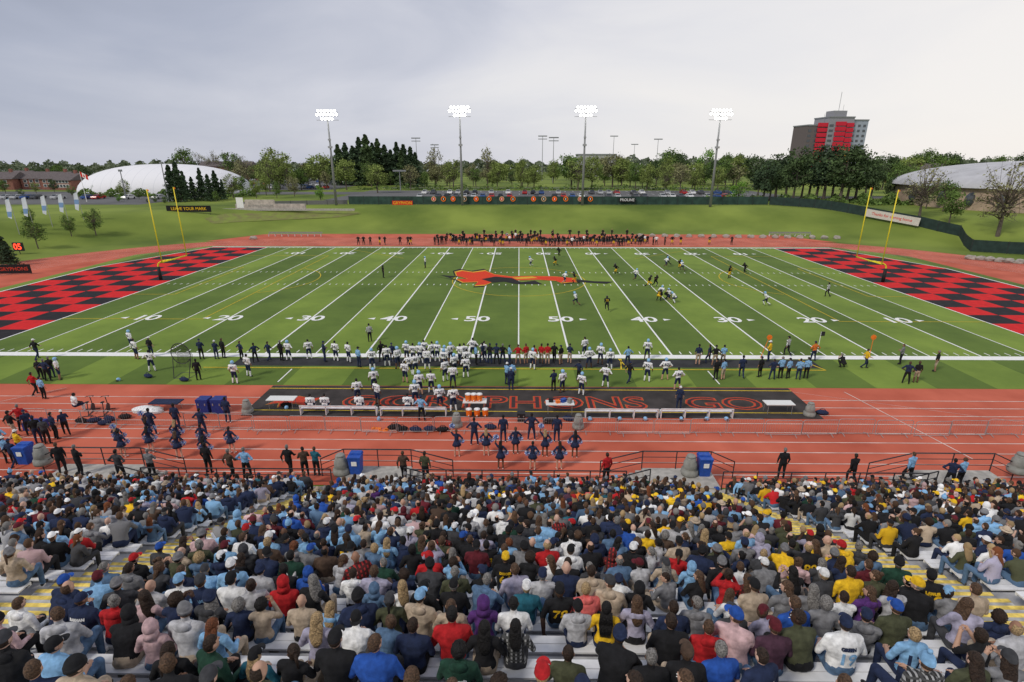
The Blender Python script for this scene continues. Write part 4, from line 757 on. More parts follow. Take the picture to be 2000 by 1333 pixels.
# barricades
bar=E('crowd_barricade',(0,0,0)); m=MB(); w_=2.2
m.tube([(-w_/2,0,.12),(-w_/2,0,1.0),(-w_/2+.1,0,1.08),(w_/2-.1,0,1.08),(w_/2,0,1.0),(w_/2,0,.12),(-w_/2,0,.12)],.019,6); m.build('frame',BARR,bar); m=MB()
for i in range(1,15): x=-w_/2+w_*i/15; m.cone((x,0,.12),(x,0,1.08),.005,.005,4)
m.build('bars',BARR,bar)
for x in(-.75,.75): m=MB(); m.tube([(x,-.3,.02),(x,0,.12),(x,.3,.02)],.02,5); m.build('foot',BARR,bar)
for i in range(30):
    x=-31.5+2.28*i; b_=bar if i==0 else tree_copy(bar); y=29.7+.12*math.sin(i*1.7)
    if i<7: y=30.6-.1*i
    b_.location=(x,y,.0); b_.rotation_euler=(0,0,RN.uniform(-.03,.03)); tag(b_,f"galvanised steel crowd barricade across the track, {ordn(i+1)} from left",'barricade','steel barricades across the track')
# goal posts
GPY=mat('goal yellow',(.82,.66,.03),.4,.05)
for sg,nm in((-1,'left'),(1,'right')):
    t=E('goal_post',(sg*51.0,MID,0),f"tall yellow goal post with black padded base at the {nm} goal line",'goal post','football goal posts'); dx=-sg*2.6
    m=MB(); m.loft([(V3((0,0,a)),V3((1,0,0)),V3((0,1,0)),.22,.22) for a in(0,1.9)],12); m.build('base_pad',BK,t,True)
    m=MB(); m.tube([(0,0,1.9),(0,0,2.1)]+[(dx*(1-math.cos(a)),0,2.1+.85*math.sin(a)) for a in [i*math.pi/12 for i in range(1,7)]],.1,10); m.build('gooseneck',GPY,t,True)
    m=MB(); m.tube([(dx,-2.82,3.05),(dx,2.82,3.05)],.09,10); m.build('crossbar',GPY,t,True)
    for s in(-1,1): m=MB(); m.tube([(dx,2.82*s,3.05),(dx,2.82*s,12.6)],.065,8); m.build('upright',GPY,t,True); m=MB(); m.poly([(dx,2.82*s,12.6),(dx+.25,2.82*s,12.55),(dx+.24,2.82*s,12.35),(dx,2.82*s,12.4)]); m.build('ribbon',ORG,t)
# light towers
POLE=mat('tower pole',(.24,.25,.26),.5,.1); LAMP=mat('lit floodlight',(1,.97,.90),emit=30.)
fl=MB(); fl.loft([(V3((0,a,0)),V3((1,0,0)),V3((0,0,1)),r,r) for a,r in((.22,.1),(.0,.25),(-.12,.29))],10); flm=fl.mesh('floodlight',POLE); le=MB(); le.cone((0,-.13,0),(0,-.16,0),.27,.27,12); lem=le.mesh('lens',LAMP)
for i,(bx,by,ty) in enumerate(((657,401,218),(903,401,211),(1137,401,211),(1387,404,217))):
    p=T(bx,by); D=p.y; topz=atD(bx,ty,D).z-p.z; t=E('light_tower',p,f"{W1[i]} from left of the four tall stadium light towers with lit lamps",'light tower','stadium light towers')
    m=MB(); m.cone((0,0,0),(0,0,topz),.38,.16,12); m.build('pole',POLE,t,True); m=MB(); m.b2(-.5,.5,-.5,.2,topz*.62,topz*.62+.5); m.b2(-.3,.3,-.5,.2,topz*.7,topz*.7+.4); m.build('equipment_box',STEEL,t)
    for j,zz in enumerate((-.2,-1.1,-2.1)):
        m=MB(); m.b2(-2.9,2.9,-.05,.05,topz+zz-.05,topz+zz+.05); m.build('crossarm',POLE,t)
        nl=(6,7,4)[j]
        for k in range(nl):
            x=(k-(nl-1)/2)*.86; f_=ob('floodlight',flm,t,(x,-.25,topz+zz+.36)); f_.rotation_euler=(.45,0,0); ob('lens',lem,f_)
small=[]
for px,ty,D in((818,271,330),(853,284,360),(1058,267,330),(1079,270,300),(1193,267,380),(1233,283,420),(1277,273,350),(327,320,160),(245,335,165),(783,335,220)):
    p=onD(px,D); hh=atD(px,ty,D).z-p.z; t=E('light_pole',p); m=MB(); m.cone((0,0,0),(0,0,hh),.22,.12,8); m.build('pole',POLE,t); m=MB(); wd=.5 if D<200 else 2.6; m.b2(-wd,wd,-.2,.2,hh-.1,hh+.5)
    if D>290 and px<1100: m.b2(-wd,wd,-.2,.2,hh-1.6,hh-1.2)
    m.build('lamp_rack',POLE,t); small.append((t,'slim unlit light pole in the background',px))
place_labels(small,'light pole','background light poles')
# ---------------- fence, signs
WS=mat('green windscreen',(.032,.065,.052),.9,.3,.6,.2,detail=8)
def fence(pts,h,mm,label,name='fence'):
    p0=V3(pts[0]); t=E(name,p0,label,'fence'); pm_=MB(); pm_.cone((0,0,0),(0,0,h+.1),.05,.05,6); pm_=pm_.mesh('post',DST)
    q=[V3(p)-p0 for p in pts]; m=MB(); L_=[]
    for a,b in zip(q,q[1:]):
        k=max(1,int((b-a).length/4))
        for i in range(k): L_.append(a.lerp(b,i/k))
    L_.append(q[-1]); L_=[V3((p.x,p.y,hz(p.x+p0.x,p.y+p0.y)-p0.z)) for p in L_]
    for a,b in zip(L_,L_[1:]): m.add([a+V3((0,0,.1)),b+V3((0,0,.1)),b+V3((0,0,h)),a+V3((0,0,h))],[(0,1,2,3)])
    m.build('screen',mm,t)
    for p in L_: ob('post',pm_,t,p)
fence([(-47,151,0),(68,151,0)],2.2,WS,'long green screened fence along the top of the far grass bank')
fence([(68.5,151,0),T(1590,407),T(1690,424),T(1790,443),T(1872,463),T(1895,492),T(2040,500)],2.2,mat('dark windscreen',(.025,.045,.04),.9,.2,1.),'dark green fence running down the right grass bank')
fence([(-47.5,151,0),T(600,401),T(470,404)],1.2,mat('chain link',(.16,.16,.16),.6),'low dark fence left of the first light tower')
for i,px in enumerate((847,866,885,907,930,955,980,1002,1042,1062,1083,1105,1133,1153)):
    p=atD(px,389,150.9); t=E('round_sign',p,f"round orange emblem sign on the green fence, {ordn(i+1)} from left",'sign','round signs on the fence'); X=V3((1,0,0));Z=V3((0,0,1))
    m=MB(); m.loft([(V3((0,-.06,0)),X,Z,.7,.7),(V3((0,-.02,0)),X,Z,.7,.7)],20); m.build('disc',ORG if i%3 else mat('beige sign',(.55,.35,.2)),t); m=MB(); m.loft([(V3((0,-.075,0)),X,Z,.45,.45),(V3((0,-.065,0)),X,Z,.45,.45)],16); m.build('centre',BLK if i%2 else REDP,t); m=MB(); m.b2(-.1,.1,-.09,-.08,-.25,.25); m.build('mark',WH,t)
def sign(p,w_,h_,mm,txt,tm,ts,label,rz=0,z0=0):
    t=E('banner_sign',p,label,'sign',None,rz); m=MB(); m.b2(-w_/2,w_/2,-.04,.04,z0,z0+h_); m.build('panel',mm,t)
    if txt: flat_text(txt,ts,tm,t,(0,-.05,z0+h_/2),0,1,.01,rx=math.pi/2)
    for x in(-1,1): m=MB(); m.cone((x*w_*.46,.08,-.5),(x*w_*.46,.08,z0+h_),.04,.04,6); m.build('post',DST,t)
    return t
sign(atD(786,397,150.5)-V3((0,0,.6)),5.6,1.2,REDP,'GRYPHON',GOLD,1.1,'orange red banner with yellow lettering on the fence'); sign(atD(1225,391,150.5)-V3((0,0,.6)),4.5,1.2,BLK,'PROLINE',WT,1.0,'small black banner with white lettering on the fence')
p=T(370,416); sign(p,11,1.5,BLK,'LEAVE YOUR MARK',GOLD,1.0,'black banner with yellow words on the left grass bank',z0=.2)
A_=T(1684,426);B_=T(1788,446); pm_=(A_+B_)/2; dv=B_-A_; pm_.y-=.6
ts_=sign(pm_,(B_-A_).length,1.7,mat('pale banner',(.62,.57,.52)),'Thanks for coming home',REDP,(B_-A_).length/13.5,'pale banner with red script on the right bank fence',rz=math.atan2(dv.y,dv.x),z0=.5); ts_.rotation_euler[1]=-math.atan2(dv.z,math.hypot(dv.x,dv.y))
p=T(30,537); sign(p,4.6,1.3,BLK,'GRYPHONS',MT,.75,'black banner with red lettering beside the track at far left',rz=.15,z0=.2)
p=T(40,497); t=E('play_clock',p,'black play clock showing red numerals by the left end zone','clock'); m=MB(); m.b2(-.9,.9,-.15,.15,.6,2.1); m.build('clock_housing',BK,t); m=MB(); m.cone((0,0,0),(0,0,.6),.06,.06); m.build('post',DST,t); flat_text('05',1.5,mat('led red',(1,.05,.02),emit=3.),t,(0,-.17,1.35),0,1,.02,'numerals',math.pi/2)
t=E('memorial_wall',T(530,411),'pale stone memorial wall with a central panel on the far left bank','wall'); m=MB(); m.b2(-9,9,-.4,.4,0,1.6); m.b2(-6.5,1,-.3,.5,1.6,2.6); m.build('stone_wall',mat('pale stone',(.46,.41,.36),.9,.2,1.5,.3),t); m=MB(); m.b2(-8.6,-6.8,-.46,-.41,.6,3.2); m.build('plaque',WH,t); m=MB(); m.b2(-12,22,-1.4,-1.0,0,.5); m.build('low_wall',CONC,t); flat_text('ALUMNI STADIUM',.8,GREYP,t,(-2.5,-.42,1.1),0,1,0,rx=math.pi/2)
m=MB()
P_=[T(a,b) for a,b in((400,428),(440,418),(520,416),(600,414),(690,413),(705,418),(660,426),(560,430),(470,434),(415,438))]; cc=sum(P_,V3())/len(P_)
NQ=6
for a,b in zip(P_,P_[1:]+P_[:1]):
    for i in range(NQ):
        u0,u1=i/NQ,(i+1)/NQ; q4=[cc.lerp(a,u0),cc.lerp(a,u1),cc.lerp(b,u1),cc.lerp(b,u0)]
        q4=[(p.x,p.y,hz(p.x,p.y)+.02) for p in q4]; m.add(q4 if i else q4[1:]+[q4[0]],[(0,1,2,3)] if i else [(0,1,3)])
struct(m.build('worn_grass',PT))
for x0,x1,lb in((525,630,'long low bench rack on the left of the far sideline'),(1502,1583,'long low bench rack on the right of the far sideline')):
    a=G(x0,462);b=G(x1,462); t=E('sideline_bench',a,lb,'bench','far sideline benches'); L_=b.x-a.x; m=MB(); m.b2(0,L_,-.2,.2,.5,.58); m.build('seat',GREYP,t); m=MB(); m.b2(0,L_,.25,.3,.7,.95); m.build('backrest',GREYP,t)
    for i in range(9): m=MB(); m.b2(L_*i/8.2,L_*i/8.2+.06,-.2,.2,0,.5); m.build('leg',ALU,t)
STN=mat('stone block',(.38,.34,.30),.95,.3,1.2,.5); stones=[]
for px,py in [(1895+i*19,507+i*1.6) for i in range(7)]+[(1250+i*24,463+i*.25) for i in range(17)]+[(495,468)]:
    p=T(px,py); m=MB(); w_=.9 if px>1850 else .7; m.ell((0,0,.3),(w_*1.1,.6,.5),8,5,0,None,None,.18); stones.append((m.build('stone_block',STN,None,False,p+V3((0,0,-.05)),RN.uniform(-.3,.3)),'rough pale stone block edging the track',px))
place_labels(stones,'stone','edging stone blocks')
# ---------------- roads, parking
ASP=mat('asphalt',(.13,.13,.132),.9,.15,.1,.1,detail=8)
m=MB(); z=4.52-.02; m.poly([(-60,168),(92,168),(92,222),(-60,222)],z); m.poly([(-210,225),(-78,225),(-78,350),(-260,350)],z); m.poly([(-300,196),(-60,196),(-60,212),(-300,212)],z+.004); m.poly([(-260,150),(-105,150),(-105,196),(-260,196)],z); m.poly([(92,175),(230,190),(230,200),(92,185)],z+.004); m.poly([(-60,240),(110,240),(110,246),(-60,246)],z)
struct(m.build('parking_lot',ASP))
m=MB()
for x in range(-36,90,3):
    for y in(176,196,214): m.poly([(x-.07,y),(x+.07,y),(x+.07,y+5),(x-.07,y+5)],z+.01)
struct(m.build('parking_lines',WH))
def carparts():
    b=MB()
    low=[(-2.2,.25),(-2.25,.6),(-2.1,.85),(-1.2,.93),(1.7,.95),(2.2,.85),(2.25,.5),(2.2,.25)]; b.prism(low,-.86,.86)
    cab=[(-1.25,.93),(-.55,1.42),(1.05,1.45),(1.8,.95)]; b.add([(s*(.8 if z<1 else .64),y,z) for s in(-1,1) for y,z in cab],[(0,1,2,3),(7,6,5,4),(0,4,5,1),(1,5,6,2),(2,6,7,3)])
    w=MB(); w.add([(s*(.805 if z<1 else .655),y,z) for s in(-1,1) for y,z in [(-1.1,.99),(-.52,1.36),(1.0,1.38),(1.62,.99)]],[(0,1,2,3),(7,6,5,4)]); w.add([(-.7,-1.2,.985),(.7,-1.2,.985),(.58,-.62,1.39),(-.58,-.62,1.39)],[(0,1,2,3)]); w.add([(-.7,1.76,1.0),(.7,1.76,1.0),(.58,1.13,1.42),(-.58,1.13,1.42)],[(3,2,1,0)])
    wh=MB(); wh.cone((-.1,0,0),(.1,0,0),.33,.33,12); return b.mesh('car_body',WH),w.mesh('window_glass',mat('car glass',(.02,.025,.03),.1,spec=.6)),wh.mesh('wheel',BK)
CB,CW,CWh=carparts(); CC_={'white':(.75,.75,.75),'black':(.015,.015,.016),'silver':(.45,.46,.47),'dark grey':(.07,.072,.08),'red':(.4,.02,.02),'blue':(.03,.08,.25)}
CPM={k:mat('car '+k,v,.25,.02,spec=.5) for k,v in CC_.items()}; cars=[]
proto=ob('parked_car',CB); setm(proto,[WH]); ob('window_glass',CW,proto)
for x in(-.8,.8):
    for y in(-1.4,1.4): ob('wheel',CWh,proto,(x,y,.33))
sp=[(x,178.5,4.5) for x in np.arange(-35,74,2.9)]+[(x,199,4.5) for x in np.arange(-34,88,3.)]+[(x,y,4.5) for y in (236,256,276,300,325) for x in np.arange(-205-(y-236)*.35,-82,3.3)]+[(x,172,4.5) for x in np.arange(-200,-110,3.2)]
first=True
for x,y,z_ in sp:
    px=proj((x,y,z_))[0]
    if px<5 or px>1500 or RN.random()<(.3 if y<200 else .35): continue
    c_=proto if first else tree_copy(proto); first=False; cn=RN.choice(['white','white','black','silver','silver','dark grey','dark grey','red','blue']); setm(c_,[CPM[cn]]); c_.location=(x,y,z_+.02); c_.rotation_euler=(0,0,RN.choice([0,math.pi])+RN.uniform(-.03,.03)); rw={178.5:'in front row',199:'in second row',172:'by the road'}.get(y) or f"in far lot row {[236,256,276,300,325].index(y)+1}"
    cars.append((c_,f"{cn} car {rw}",px))
place_labels(cars,'car','cars parked behind the field')
# ---------------- buildings
def win(t,x,y,z,w_,h_,mm,fm=None): m=MB(); m.b2(x,x+w_,y-.03,y+.03,z,z+h_); return m.build('window',mm,t)
GL_=mat('window glass',(.06,.07,.085),.15,spec=.6); D=300.; cxp=onD(1614,D); t=E('apartment_tower',cxp,'tall grey apartment tower with red and yellow panels above the pines','apartment tower'); t.rotation_euler=(0,0,rad(6)); t.scale=(.80,.80,.86)
blk=[(-21,-8,0,33.,mat('tower brown',(.15,.125,.125),.9)),(-8,9,-1.5,37.5,mat('tower grey',(.30,.30,.33),.9)),(9,20,0,36.,mat('tower pale',(.36,.40,.47),.9))]
TR=mat('tower red',(.62,.02,.045),.7); TY=mat('tower yellow',(.72,.40,.08),.7)
for x0,x1,y0,h_,mm in blk:
    m=MB(); m.b2(x0,x1-.02,y0,y0+16,-2,h_); m.build('wall',mm,t); m=MB(); m.b2(x0-.3,x1+.2,y0-.3,y0+16.3,h_+.01,h_+.7); m.build('roof_edge',POLE,t)
    for fl_ in range(12):
        z0=1+fl_*2.85
        for k in range(2 if x0<-10 else 3): wd=(x1-x0)/3; win(t,x0+wd*k+.5,y0-.04,z0,wd*.5,1.4,GL_)
m=MB(); m.b2(-5,4,0,8,37.5,41.5); m.build('roof_plant',mat('tower grey',(1,1,1)),t); m=MB(); m.tube([(0,3,41),(0,3,52)],.15); m.tube([(3,3,41),(3,3,45)],.1); m.tube([(-9,3,34),(-9,3,40)],.1); m.build('antenna',STEEL,t)
for a,b_,y0,z0,z1,mm in((-14.6,-8.1,-.12,2,34,TR),(-3.5,3.4,-1.62,14,36.2,TR),(3.9,8.7,-1.62,19,37.,TR),(3.9,8.7,-1.62,2,18.5,TY),(-3.5,3.4,-1.62,2,13.5,TY)):
    for k in range(int((z1-z0)/2.85)+1):
        if z0+k*2.85+1.0>37.: continue
        m=MB(); m.b2(a,b_,y0-.8,y0,z0+k*2.85-.9,z0+k*2.85+1.3); m.build('balcony',mm,t)
def dome(name,p,rx,ry,h_,mm,label,cat,wall=0,wm=None,e1=.7):
    t=E(name,p,label,cat); m=MB(); nu,nv=48,12; vs=[];fs=[]
    for j in range(nv+1):
        a=math.pi/2*j/nv; r=max(0,math.cos(a))**e1; zz=math.sin(a)*h_
        for i in range(nu):
            b=2*math.pi*i/nu; cs,sn=math.cos(b),math.sin(b); sx_=math.copysign(abs(cs)**.8,cs); sy=math.copysign(abs(sn)**.8,sn); vs.append((rx*r*sx_,ry*r*sy,wall+zz))
    for j in range(nv):
        for i in range(nu): fs.append((j*nu+i,j*nu+(i+1)%nu,(j+1)*nu+(i+1)%nu,(j+1)*nu+i))
    m.add(vs,fs); m.build('dome_roof' if wall else 'dome_membrane',mm,t,True)
    if wall:
        def rg(z,k,w2): return [(rx*k*math.copysign(abs(math.cos(b))**.8,math.cos(b)),ry*k*math.copysign(abs(math.sin(b))**.8,math.sin(b)),z) for b in [2*math.pi*i/nu for i in range(nu)]]
        m=MB(); m.add(rg(-3,.97,0)+rg(wall+.02,.97,0),[(i,(i+1)%nu,nu+(i+1)%nu,nu+i) for i in range(nu)]); m.build('wall',wm,t)
        for i in range(12): a=rad(178+i*13); m=MB(); cs,sn=math.cos(a),math.sin(a); c_=V3((rx*.975*math.copysign(abs(cs)**.8,cs),ry*.975*math.copysign(abs(sn)**.8,sn),wall*.5)); m.ell(c_,(1.6,.6,wall*.32),8,6); m.build('window',GL_,t)
    return t
DW=stripes('dome white',(.80,.80,.83),(.70,.71,.75),0,.26,.06); dome('inflatable_dome',onD(333,214),30.,22,10.2,DW,'large white inflatable sports dome behind the left bank','sports dome',e1=.85)
dome('domed_hall',V3((143,150,4.5)),36,30,6.4,mat('hall roof',(.48,.48,.50),.6,.1,.3),'domed hall with grey roof and tan wall at the right edge','hall',5.2,mat('hall wall',(.44,.33,.25),.9,.15,.5),e1=1.)
BR=mat('red brick',(.25,.11,.085),.9,.2,2.); RF=mat('house roof',(.13,.11,.11),.9,.2,2.)
hs=[]
for i,(px,D,w_,h_,rz) in enumerate(((20,230,12,4.2,.1),(55,240,11,4.5,-.1),(92,235,11,4.2,.15),(128,232,10,4.2,0),(150,228,8,3.8,-.15),(1770,300,20,6,.1),(1815,310,18,7,0),(455,330,30,8,0))):
    t=E('brick_house',onD(px,D),None,None,None,rz); m=MB(); m.b2(-w_/2,w_/2,-5,5,-1,h_); m.build('wall',BR,t); m=MB(); m.prism([(-5.6,h_),(0,h_+2.8),(5.6,h_)],-w_/2-.4,w_/2+.4); r_=m.build('roof',RF,t); m=MB(); m.b2(w_*.2,w_*.2+.9,-.5,.5,h_+2,h_+3.9); m.build('chimney',BR,r_)
    for k in range(4):
        for zz in(1,2.7):
            x=-w_/2+1+k*(w_-2)/4; f_=win(t,x,-5.03,zz,1.4,1.2,WH); m=MB(); m.b2(x+.15,x+1.25,-5.1,-5.07,zz+.12,zz+1.08); m.build('pane',GL_,f_)
    hs.append((t,'brick house with dark gabled roof',px))
place_labels(hs,'house','background brick houses',[l for l in LM if l[0]!=100]+[(175,'the flag pole')])
p=onD(1160,420); t=E('grey_block',p,'low pale grey building far behind the third light tower','building'); m=MB(); m.b2(-14,14,-8,8,-1,15); m.build('wall',mat('far grey',(.42,.42,.43)),t); m=MB(); m.b2(-14.3,14.3,-8.3,8.3,15.01,15.8); m.build('roof_edge',POLE,t)
for i,px in enumerate((38,68,103,135,164)):
    p=T(px,458-i*7); hh=atD(px,388-i*3,p.y).z-p.z; t=E('banner_flag',p,f"tall blue and white feather banner on pole, {W1[i]} from left on the left bank",'banner','feather banners on the left bank'); m=MB(); m.cone((0,0,0),(0,0,hh),.06,.04,6); m.build('pole',STEEL,t)
    m=MB(); m.add([(-.08,0,hh),(-.9,0,hh-.3),(-1.2,.1,hh-1.8),(-1.3,0,hh-3.6),(-.6,0,hh-3.9),(-.08,0,hh-1.9)],[(0,5,2,1),(5,4,3,2)]); m.build('banner_cloth',stripes('banner cloth',(.66,.69,.77),(.20,.32,.54),2,.3,.3),t)
p=onD(166,160); hh=atD(166,335,160).z-p.z; t=E('flag_pole',p,'white pole flying a red and white maple leaf flag near the houses','flag pole'); m=MB(); m.cone((0,0,0),(0,0,hh),.09,.05,8); m.build('pole',WH,t)
m=MB(); m.add([(0,0,hh),(.6,0,hh-.3),(.6,0,hh-1.7),(0,0,hh-1.4)],[(0,1,2,3)],0); m.add([(.6,0,hh-.3),(1.5,0,hh-.8),(1.5,0,hh-2.2),(.6,0,hh-1.7)],[(0,1,2,3)],1); m.add([(1.5,0,hh-.8),(2.1,0,hh-1.1),(2.1,0,hh-2.5),(1.5,0,hh-2.2)],[(0,1,2,3)],0); m.poly([(.8,-.02,hh-1.3),(1.05,-.02,hh-.75),(1.3,-.02,hh-1.5),(1.05,-.02,hh-1.8)],None,0); m.build('flag',[REDP,WH],t)
# ---------------- trees
BARK=mat('bark',(.12,.10,.08),.95,.3,6.,.5)
def leafmat(n,c): return mat('leaf '+n,c,.9,.4,.45,0,col2=[a*1.7 for a in c],detail=6.)
LF={'dark conifer':leafmat('dark conifer',(.042,.070,.034)),'pale green':leafmat('pale green',(.18,.23,.06)),'mid green':leafmat('mid green',(.10,.16,.038)),'dark green':leafmat('dark green',(.058,.092,.034)),'budding':leafmat('budding',(.21,.21,.10)),'bright green':leafmat('bright green',(.12,.24,.03))}
def quads(C,size):
    n=len(C); a=NR.normal(size=(n,3)); a/=np.linalg.norm(a,axis=1)[:,None]; b=NR.normal(size=(n,3)); b-=(b*a).sum(1)[:,None]*a; b/=np.linalg.norm(b,axis=1)[:,None]
    s=size*NR.uniform(.5,1.3,size=(n,1)); a=a*s; b=b*s*.7; V=np.stack([C-a,C-b,C+a,C+b],1).reshape(-1,3); return V,[(4*i,4*i+1,4*i+2,4*i+3) for i in range(n)]
def mktree(kind,seed):
    r=random.Random(seed); tr=MB(); C=[]
    if kind=='conifer':
        tr.cone((0,0,0),(0,0,9.6),.22,.03,8)
        for i in range(2300):
            u=r.random()**.85; z=.6+9.2*u; a=r.uniform(0,6.28); R_=((1-u)**.8)*2.6*(.66+.34*math.sin(z*4.2+seed+1.3*math.sin(a*2+z)))+.12; q=R_*(r.random()**.45); C.append((q*math.cos(a),q*math.sin(a),z-q*.3))
        sz=.26
    elif kind=='pine':
        tr.cone((0,0,0),(.2,0,9),.26,.06,8)
        for k in range(26):
            z=2.8+6.6*r.random(); a=r.uniform(0,6.28); L_=(2.7-abs(z-5.5)*.42)*r.uniform(.45,1); c=(L_*math.cos(a),L_*math.sin(a),z+.3); tr.cone((.1,0,z-.4),c,.07,.02,5)
            for i in range(65): C.append((c[0]+r.gauss(0,.6),c[1]+r.gauss(0,.6),c[2]+r.gauss(0,.42)))
        sz=.25
    else:
        dn={'round':(34,62,.85),'airy':(32,42,.8),'bare':(40,16,.6),'bush':(22,70,.9)}[kind]; z0=2.4 if kind!='bush' else 1; top=5.9 if kind!='bush' else 5
        if kind=='bush': tr.cone((0,0,0),(0,0,3),.4,.2,7)
        else: tr.cone((0,0,0),(.1,0,z0),.24,.18,8); tr.cone((.1,0,z0),(.2,.1,7.5),.18,.04,7)
        for k in range(dn[0]):
            a=r.uniform(0,6.28); u=r.random(); ph=math.acos(1-2*u); R_=r.uniform(.45,1)**.6
            c=(3.1*R_*math.sin(ph)*math.cos(a),3.1*R_*math.sin(ph)*math.sin(a),top+3.7*R_*math.cos(ph)*(1 if kind!='bush' else 1.2))
            if c[2]<.8: c=(c[0],c[1],.8+r.random())
            st=(.1,0,max(.5,min(z0+.3+r.random()*2.5,c[2]-.8))); md=tuple((p+q)/2+r.uniform(-.25,.25) for p,q in zip(st,c)); tr.cone(st,md,.1,.055,5); tr.cone(md,c,.055,.02,5)
            if kind in('bare','airy'):
                for j in range(7): e_=tuple(q+r.gauss(0,.8) for q in c); tr.cone(md if j%2 else c,e_,.028,.01,4)
            for i in range(dn[1]): C.append((c[0]+r.gauss(0,dn[2]*.68),c[1]+r.gauss(0,dn[2]*.68),c[2]+r.gauss(0,dn[2]*.6)))
        sz=.24 if kind!='bare' else .18
    V,Fs=quads(np.array(C),sz); zz=max(np.percentile(V[:,2],99.5),1)
    me=bpy.data.meshes.new('crown'); me.from_pydata([tuple(p) for p in V],[],Fs); me.materials.append(LF['mid green']); me.update()
    tr=tr.mesh('trunk',BARK); return tr,me,zz
TK={k:[mktree(k,s) for s in range(4 if k in('conifer','round','airy','pine') else 2)] for k in('conifer','pine','round','airy','bare','bush')}
TDesc={'conifer':'tall pointed conifer','pine':'broad pine','round':'leafy rounded tree','airy':'thin leafed tree','bare':'sparse branching tree','bush':'dense rounded bush'}
trees=[]
def tree(px,ty,D,kind,colr,wf=1.,base=None,suf=''):
    p=base or onD(px,D); hh=atD(px,ty,p.y).z-p.z
    if hh<1: return
    tr,cr,zz=RN.choice(TK[kind]); s=hh/zz; t=E('tree' if kind!='bush' else 'bush',p-V3((0,0,.1)),None,None,None,RN.uniform(0,6)); wf*=RN.uniform(.9,1.12); t.scale=(s*wf,s*wf,s)
    ob('trunk',tr,t); c_=ob('crown',cr,t); setm(c_,[LF[colr]])
    trees.append((t,f"{colr.replace(' conifer','')} {TDesc[kind]}{suf}",px))
for px,ty in((655,300),(668,285),(682,277),(696,283),(709,270),(722,266),(734,276),(744,270),(757,282),(768,288),(780,277),(793,279),(806,285),(815,294),(702,292),(728,290),(762,296),(788,298)): tree(px,ty+RN.uniform(-5,7),RN.uniform(250,290),'conifer',RN.choice(['dark conifer','dark conifer','dark green']),1.2)
for px,ty in((338,322),(352,316),(363,334),(378,345),(396,328),(410,340),(424,333),(436,350)): tree(px,ty,RN.uniform(156,172),'conifer','dark conifer',1.1,suf=' on bank')
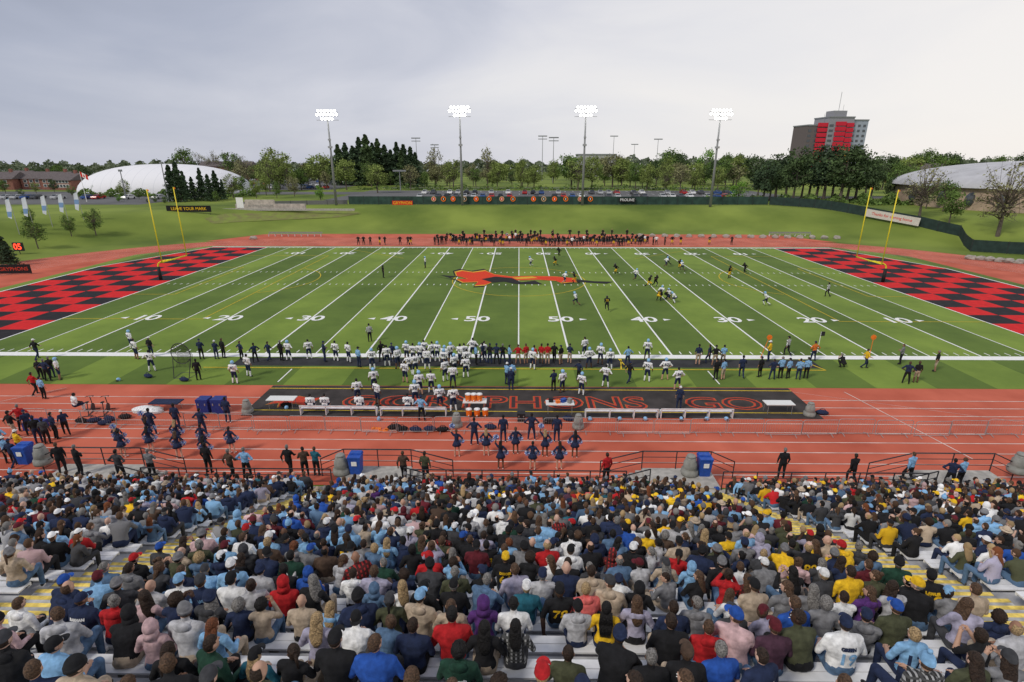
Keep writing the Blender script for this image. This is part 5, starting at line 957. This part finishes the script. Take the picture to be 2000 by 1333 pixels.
TL=[(528,300,215,'airy','pale green',.9),(548,291,230,'airy','pale green',1.1),(565,315,220,'round','pale green',.9),(590,330,225,'round','mid green',1),(605,318,240,'airy','budding',1),(627,303,235,'round','pale green',1.1),(678,312,225,'round','pale green',1.1),(738,322,205,'round','pale green',1.1),(803,322,225,'airy','budding',1.),(830,335,230,'round','mid green',.8),(851,290,260,'airy','budding',.8),(886,312,230,'airy','pale green',.9),(953,290,240,'airy','budding',.85),(925,320,260,'airy','budding',.8),(1020,311,245,'round','pale green',.8),(1128,308,225,'airy','pale green',1),(1155,304,235,'round','pale green',1.),(1195,302,250,'airy','budding',1.2),(1213,308,245,'round','pale green',1.1),(1240,318,230,'round','mid green',.9),(1262,320,225,'round','pale green',1),(1300,293,330,'round','mid green',1.3),(1325,300,320,'round','dark green',1.1),(1327,322,210,'airy','budding',.9),(1300,330,215,'airy','pale green',.9),(1355,330,215,'round','pale green',.9),(1373,292,290,'bush','bright green',.8),(1412,300,300,'round','mid green',1.),(1440,303,260,'round','pale green',1.),(1470,305,250,'round','dark green',1.),(1400,325,220,'round','pale green',.8),(1443,354,163,'bush','bright green',1.3),(520,340,190,'round','pale green',.8),(575,345,185,'airy','budding',.9),(625,362,170,'bush','bright green',.8),(1180,322,260,'round','mid green',1),(1085,325,330,'round','mid green',.9),(1105,328,330,'round','dark green',.9),(975,320,340,'round','mid green',.9),(1280,312,260,'round','dark green',1),(370,290,330,'round','mid green',1.),(430,295,330,'bare','budding',1),(400,300,340,'bare','budding',1),(460,298,320,'airy','mid green',1),(485,305,300,'bare','budding',1),(500,325,280,'round','mid green',1),(85,330,300,'round','dark green',1.1),(125,322,330,'round','mid green',1.1),(172,325,300,'round','dark green',1.2),(235,362,185,'round','pale green',1),(215,375,180,'bush','mid green',1),(262,392,160,'bush','mid green',1.3),(50,350,260,'round','mid green',1),(30,335,350,'round','dark green',1.2),(1720,303,230,'round','dark green',1.1),(1745,318,210,'round','mid green',1.),(1780,300,330,'round','mid green',1.2),(1800,292,330,'round','mid green',1.1),(1830,300,330,'round','dark green',1.3),(1770,322,190,'airy','mid green',1.1),(1860,318,330,'round','dark green',1.1),(1940,305,330,'round','mid green',1.2),(1800,338,180,'bare','budding',1.2),(1820,345,170,'airy','budding',1),(1975,302,330,'round','dark green',1.1),(1500,312,230,'round','mid green',1),(1850,352,132,'round','mid green',1.),(1835,345,155,'round','dark green',1.),(1868,372,118,'round','mid green',.9),(1815,355,140,'airy','mid green',1.1),(1745,345,165,'round','dark green',1.1),(1775,352,160,'bush','mid green',1.1),(470,345,190,'round','mid green',.9),(200,352,205,'round','dark green',.9),(185,362,195,'round','mid green',.9),(455,340,178,'airy','pale green',1.),(500,352,176,'round','pale green',.8),(300,378,160,'bush','mid green',1.),(285,388,158,'bush','dark green',.9),(318,384,156,'bush','mid green',.9),(420,372,160,'round','mid green',.8),(230,380,162,'bush','bright green',1.),(165,368,185,'round','mid green',.9),(480,318,230,'airy','budding',1.1),(450,325,250,'bare','budding',1.1),(540,355,176,'round','mid green',.8),(245,350,180,'airy','pale green',1.),(270,370,170,'round','mid green',.9),(12,352,200,'round','mid green',1.),(72,356,200,'airy','pale green',1.),(108,350,205,'round','dark green',.9),(140,362,190,'bush','mid green',.9),(40,368,180,'bush','dark green',.9),(195,375,172,'round','pale green',.8)]
for i in range(70):
    px=RN.uniform(490,1480) if i<56 else RN.uniform(1690,1860); TL.append((px,RN.uniform(300,332) if px>1100 else RN.uniform(312,338),RN.uniform(228,345),RN.choice(['round','round','airy','round']),RN.choice(['pale green','mid green','mid green','pale green','budding','dark green']),RN.uniform(.9,1.3)))
for a in TL: tree(*a)
for px,ty in((1480,325),(1492,312),(1505,318),(1515,300),(1535,306),(1550,292),(1566,300),(1580,288),(1595,298),(1610,287),(1626,296),(1642,288),(1656,299),(1672,293),(1690,308),(1702,320)): tree(px,ty+RN.uniform(-6,6),RN.uniform(158,184),'pine',RN.choice(['dark green','dark conifer','dark green']),RN.uniform(1.0,1.25),suf=' in stand')
tree(1950,318,0,'bare','budding',1.15,base=T(1948,462),suf=' on bank'); tree(1790,325,0,'bare','budding',1.2,base=T(1795,425),suf=' on bank')
for px,py,ty in((75,486,430),(140,462,420),(188,460,408),(60,440,405)): tree(px,ty,0,'airy','mid green',.9,base=T(px,py),suf=' on bank')
tree(8,437,0,'conifer','dark conifer',1.3,base=T(5,515),suf=' on bank'); tree(28,470,0,'conifer','dark conifer',1.5,base=T(22,520),suf=' on bank')
place_labels(trees,'tree','trees around the stadium')
C=[]
for i in range(34000):
    px=RN.uniform(-150,2150); D=RN.uniform(430,620); x=atD(px,330,D).x; b=hz(x,D); k=.5+.5*math.sin(px*.045)*math.sin(px*.017+2)+.35*math.sin(px*.21); hh=7+4.5*max(0,k)+(3 if px>1100 else 0); C.append((x,D,b+hh*RN.random()**.6))
V_,Fs=quads(np.array(C),1.4); me=bpy.data.meshes.new('distant_woods'); me.from_pydata([tuple(p) for p in V_],[],Fs); FW=mat('far wood',(.10,.135,.085),.95,.35,.03,0,col2=(.16,.19,.12),detail=6.); me.materials.append(FW); me.update(); tag(ob('distant_woods',me),'continuous band of distant woodland along the horizon','woods',kind='stuff')
C=[]
for (a,b_,D0_,D1_,h_) in ((700,1480,226,232,2.2),(150,500,182,190,2.5),(1380,1700,156,170,2.),(1680,1860,150,160,3.)):
    for i in range(2600): px=RN.uniform(a,b_); D=RN.uniform(D0_,D1_); x=atD(px,380,D).x; C.append((x,D,hz(x,D)+h_*RN.random()*(.6+.4*math.sin(px*.12))))
V_,Fs=quads(np.array(C),.4); me=bpy.data.meshes.new('undergrowth'); me.from_pydata([tuple(p) for p in V_],[],Fs); me.materials.append(LF['mid green']); me.update(); tag(ob('undergrowth',me),'low green hedges and undergrowth below the background trees','undergrowth',kind='stuff')
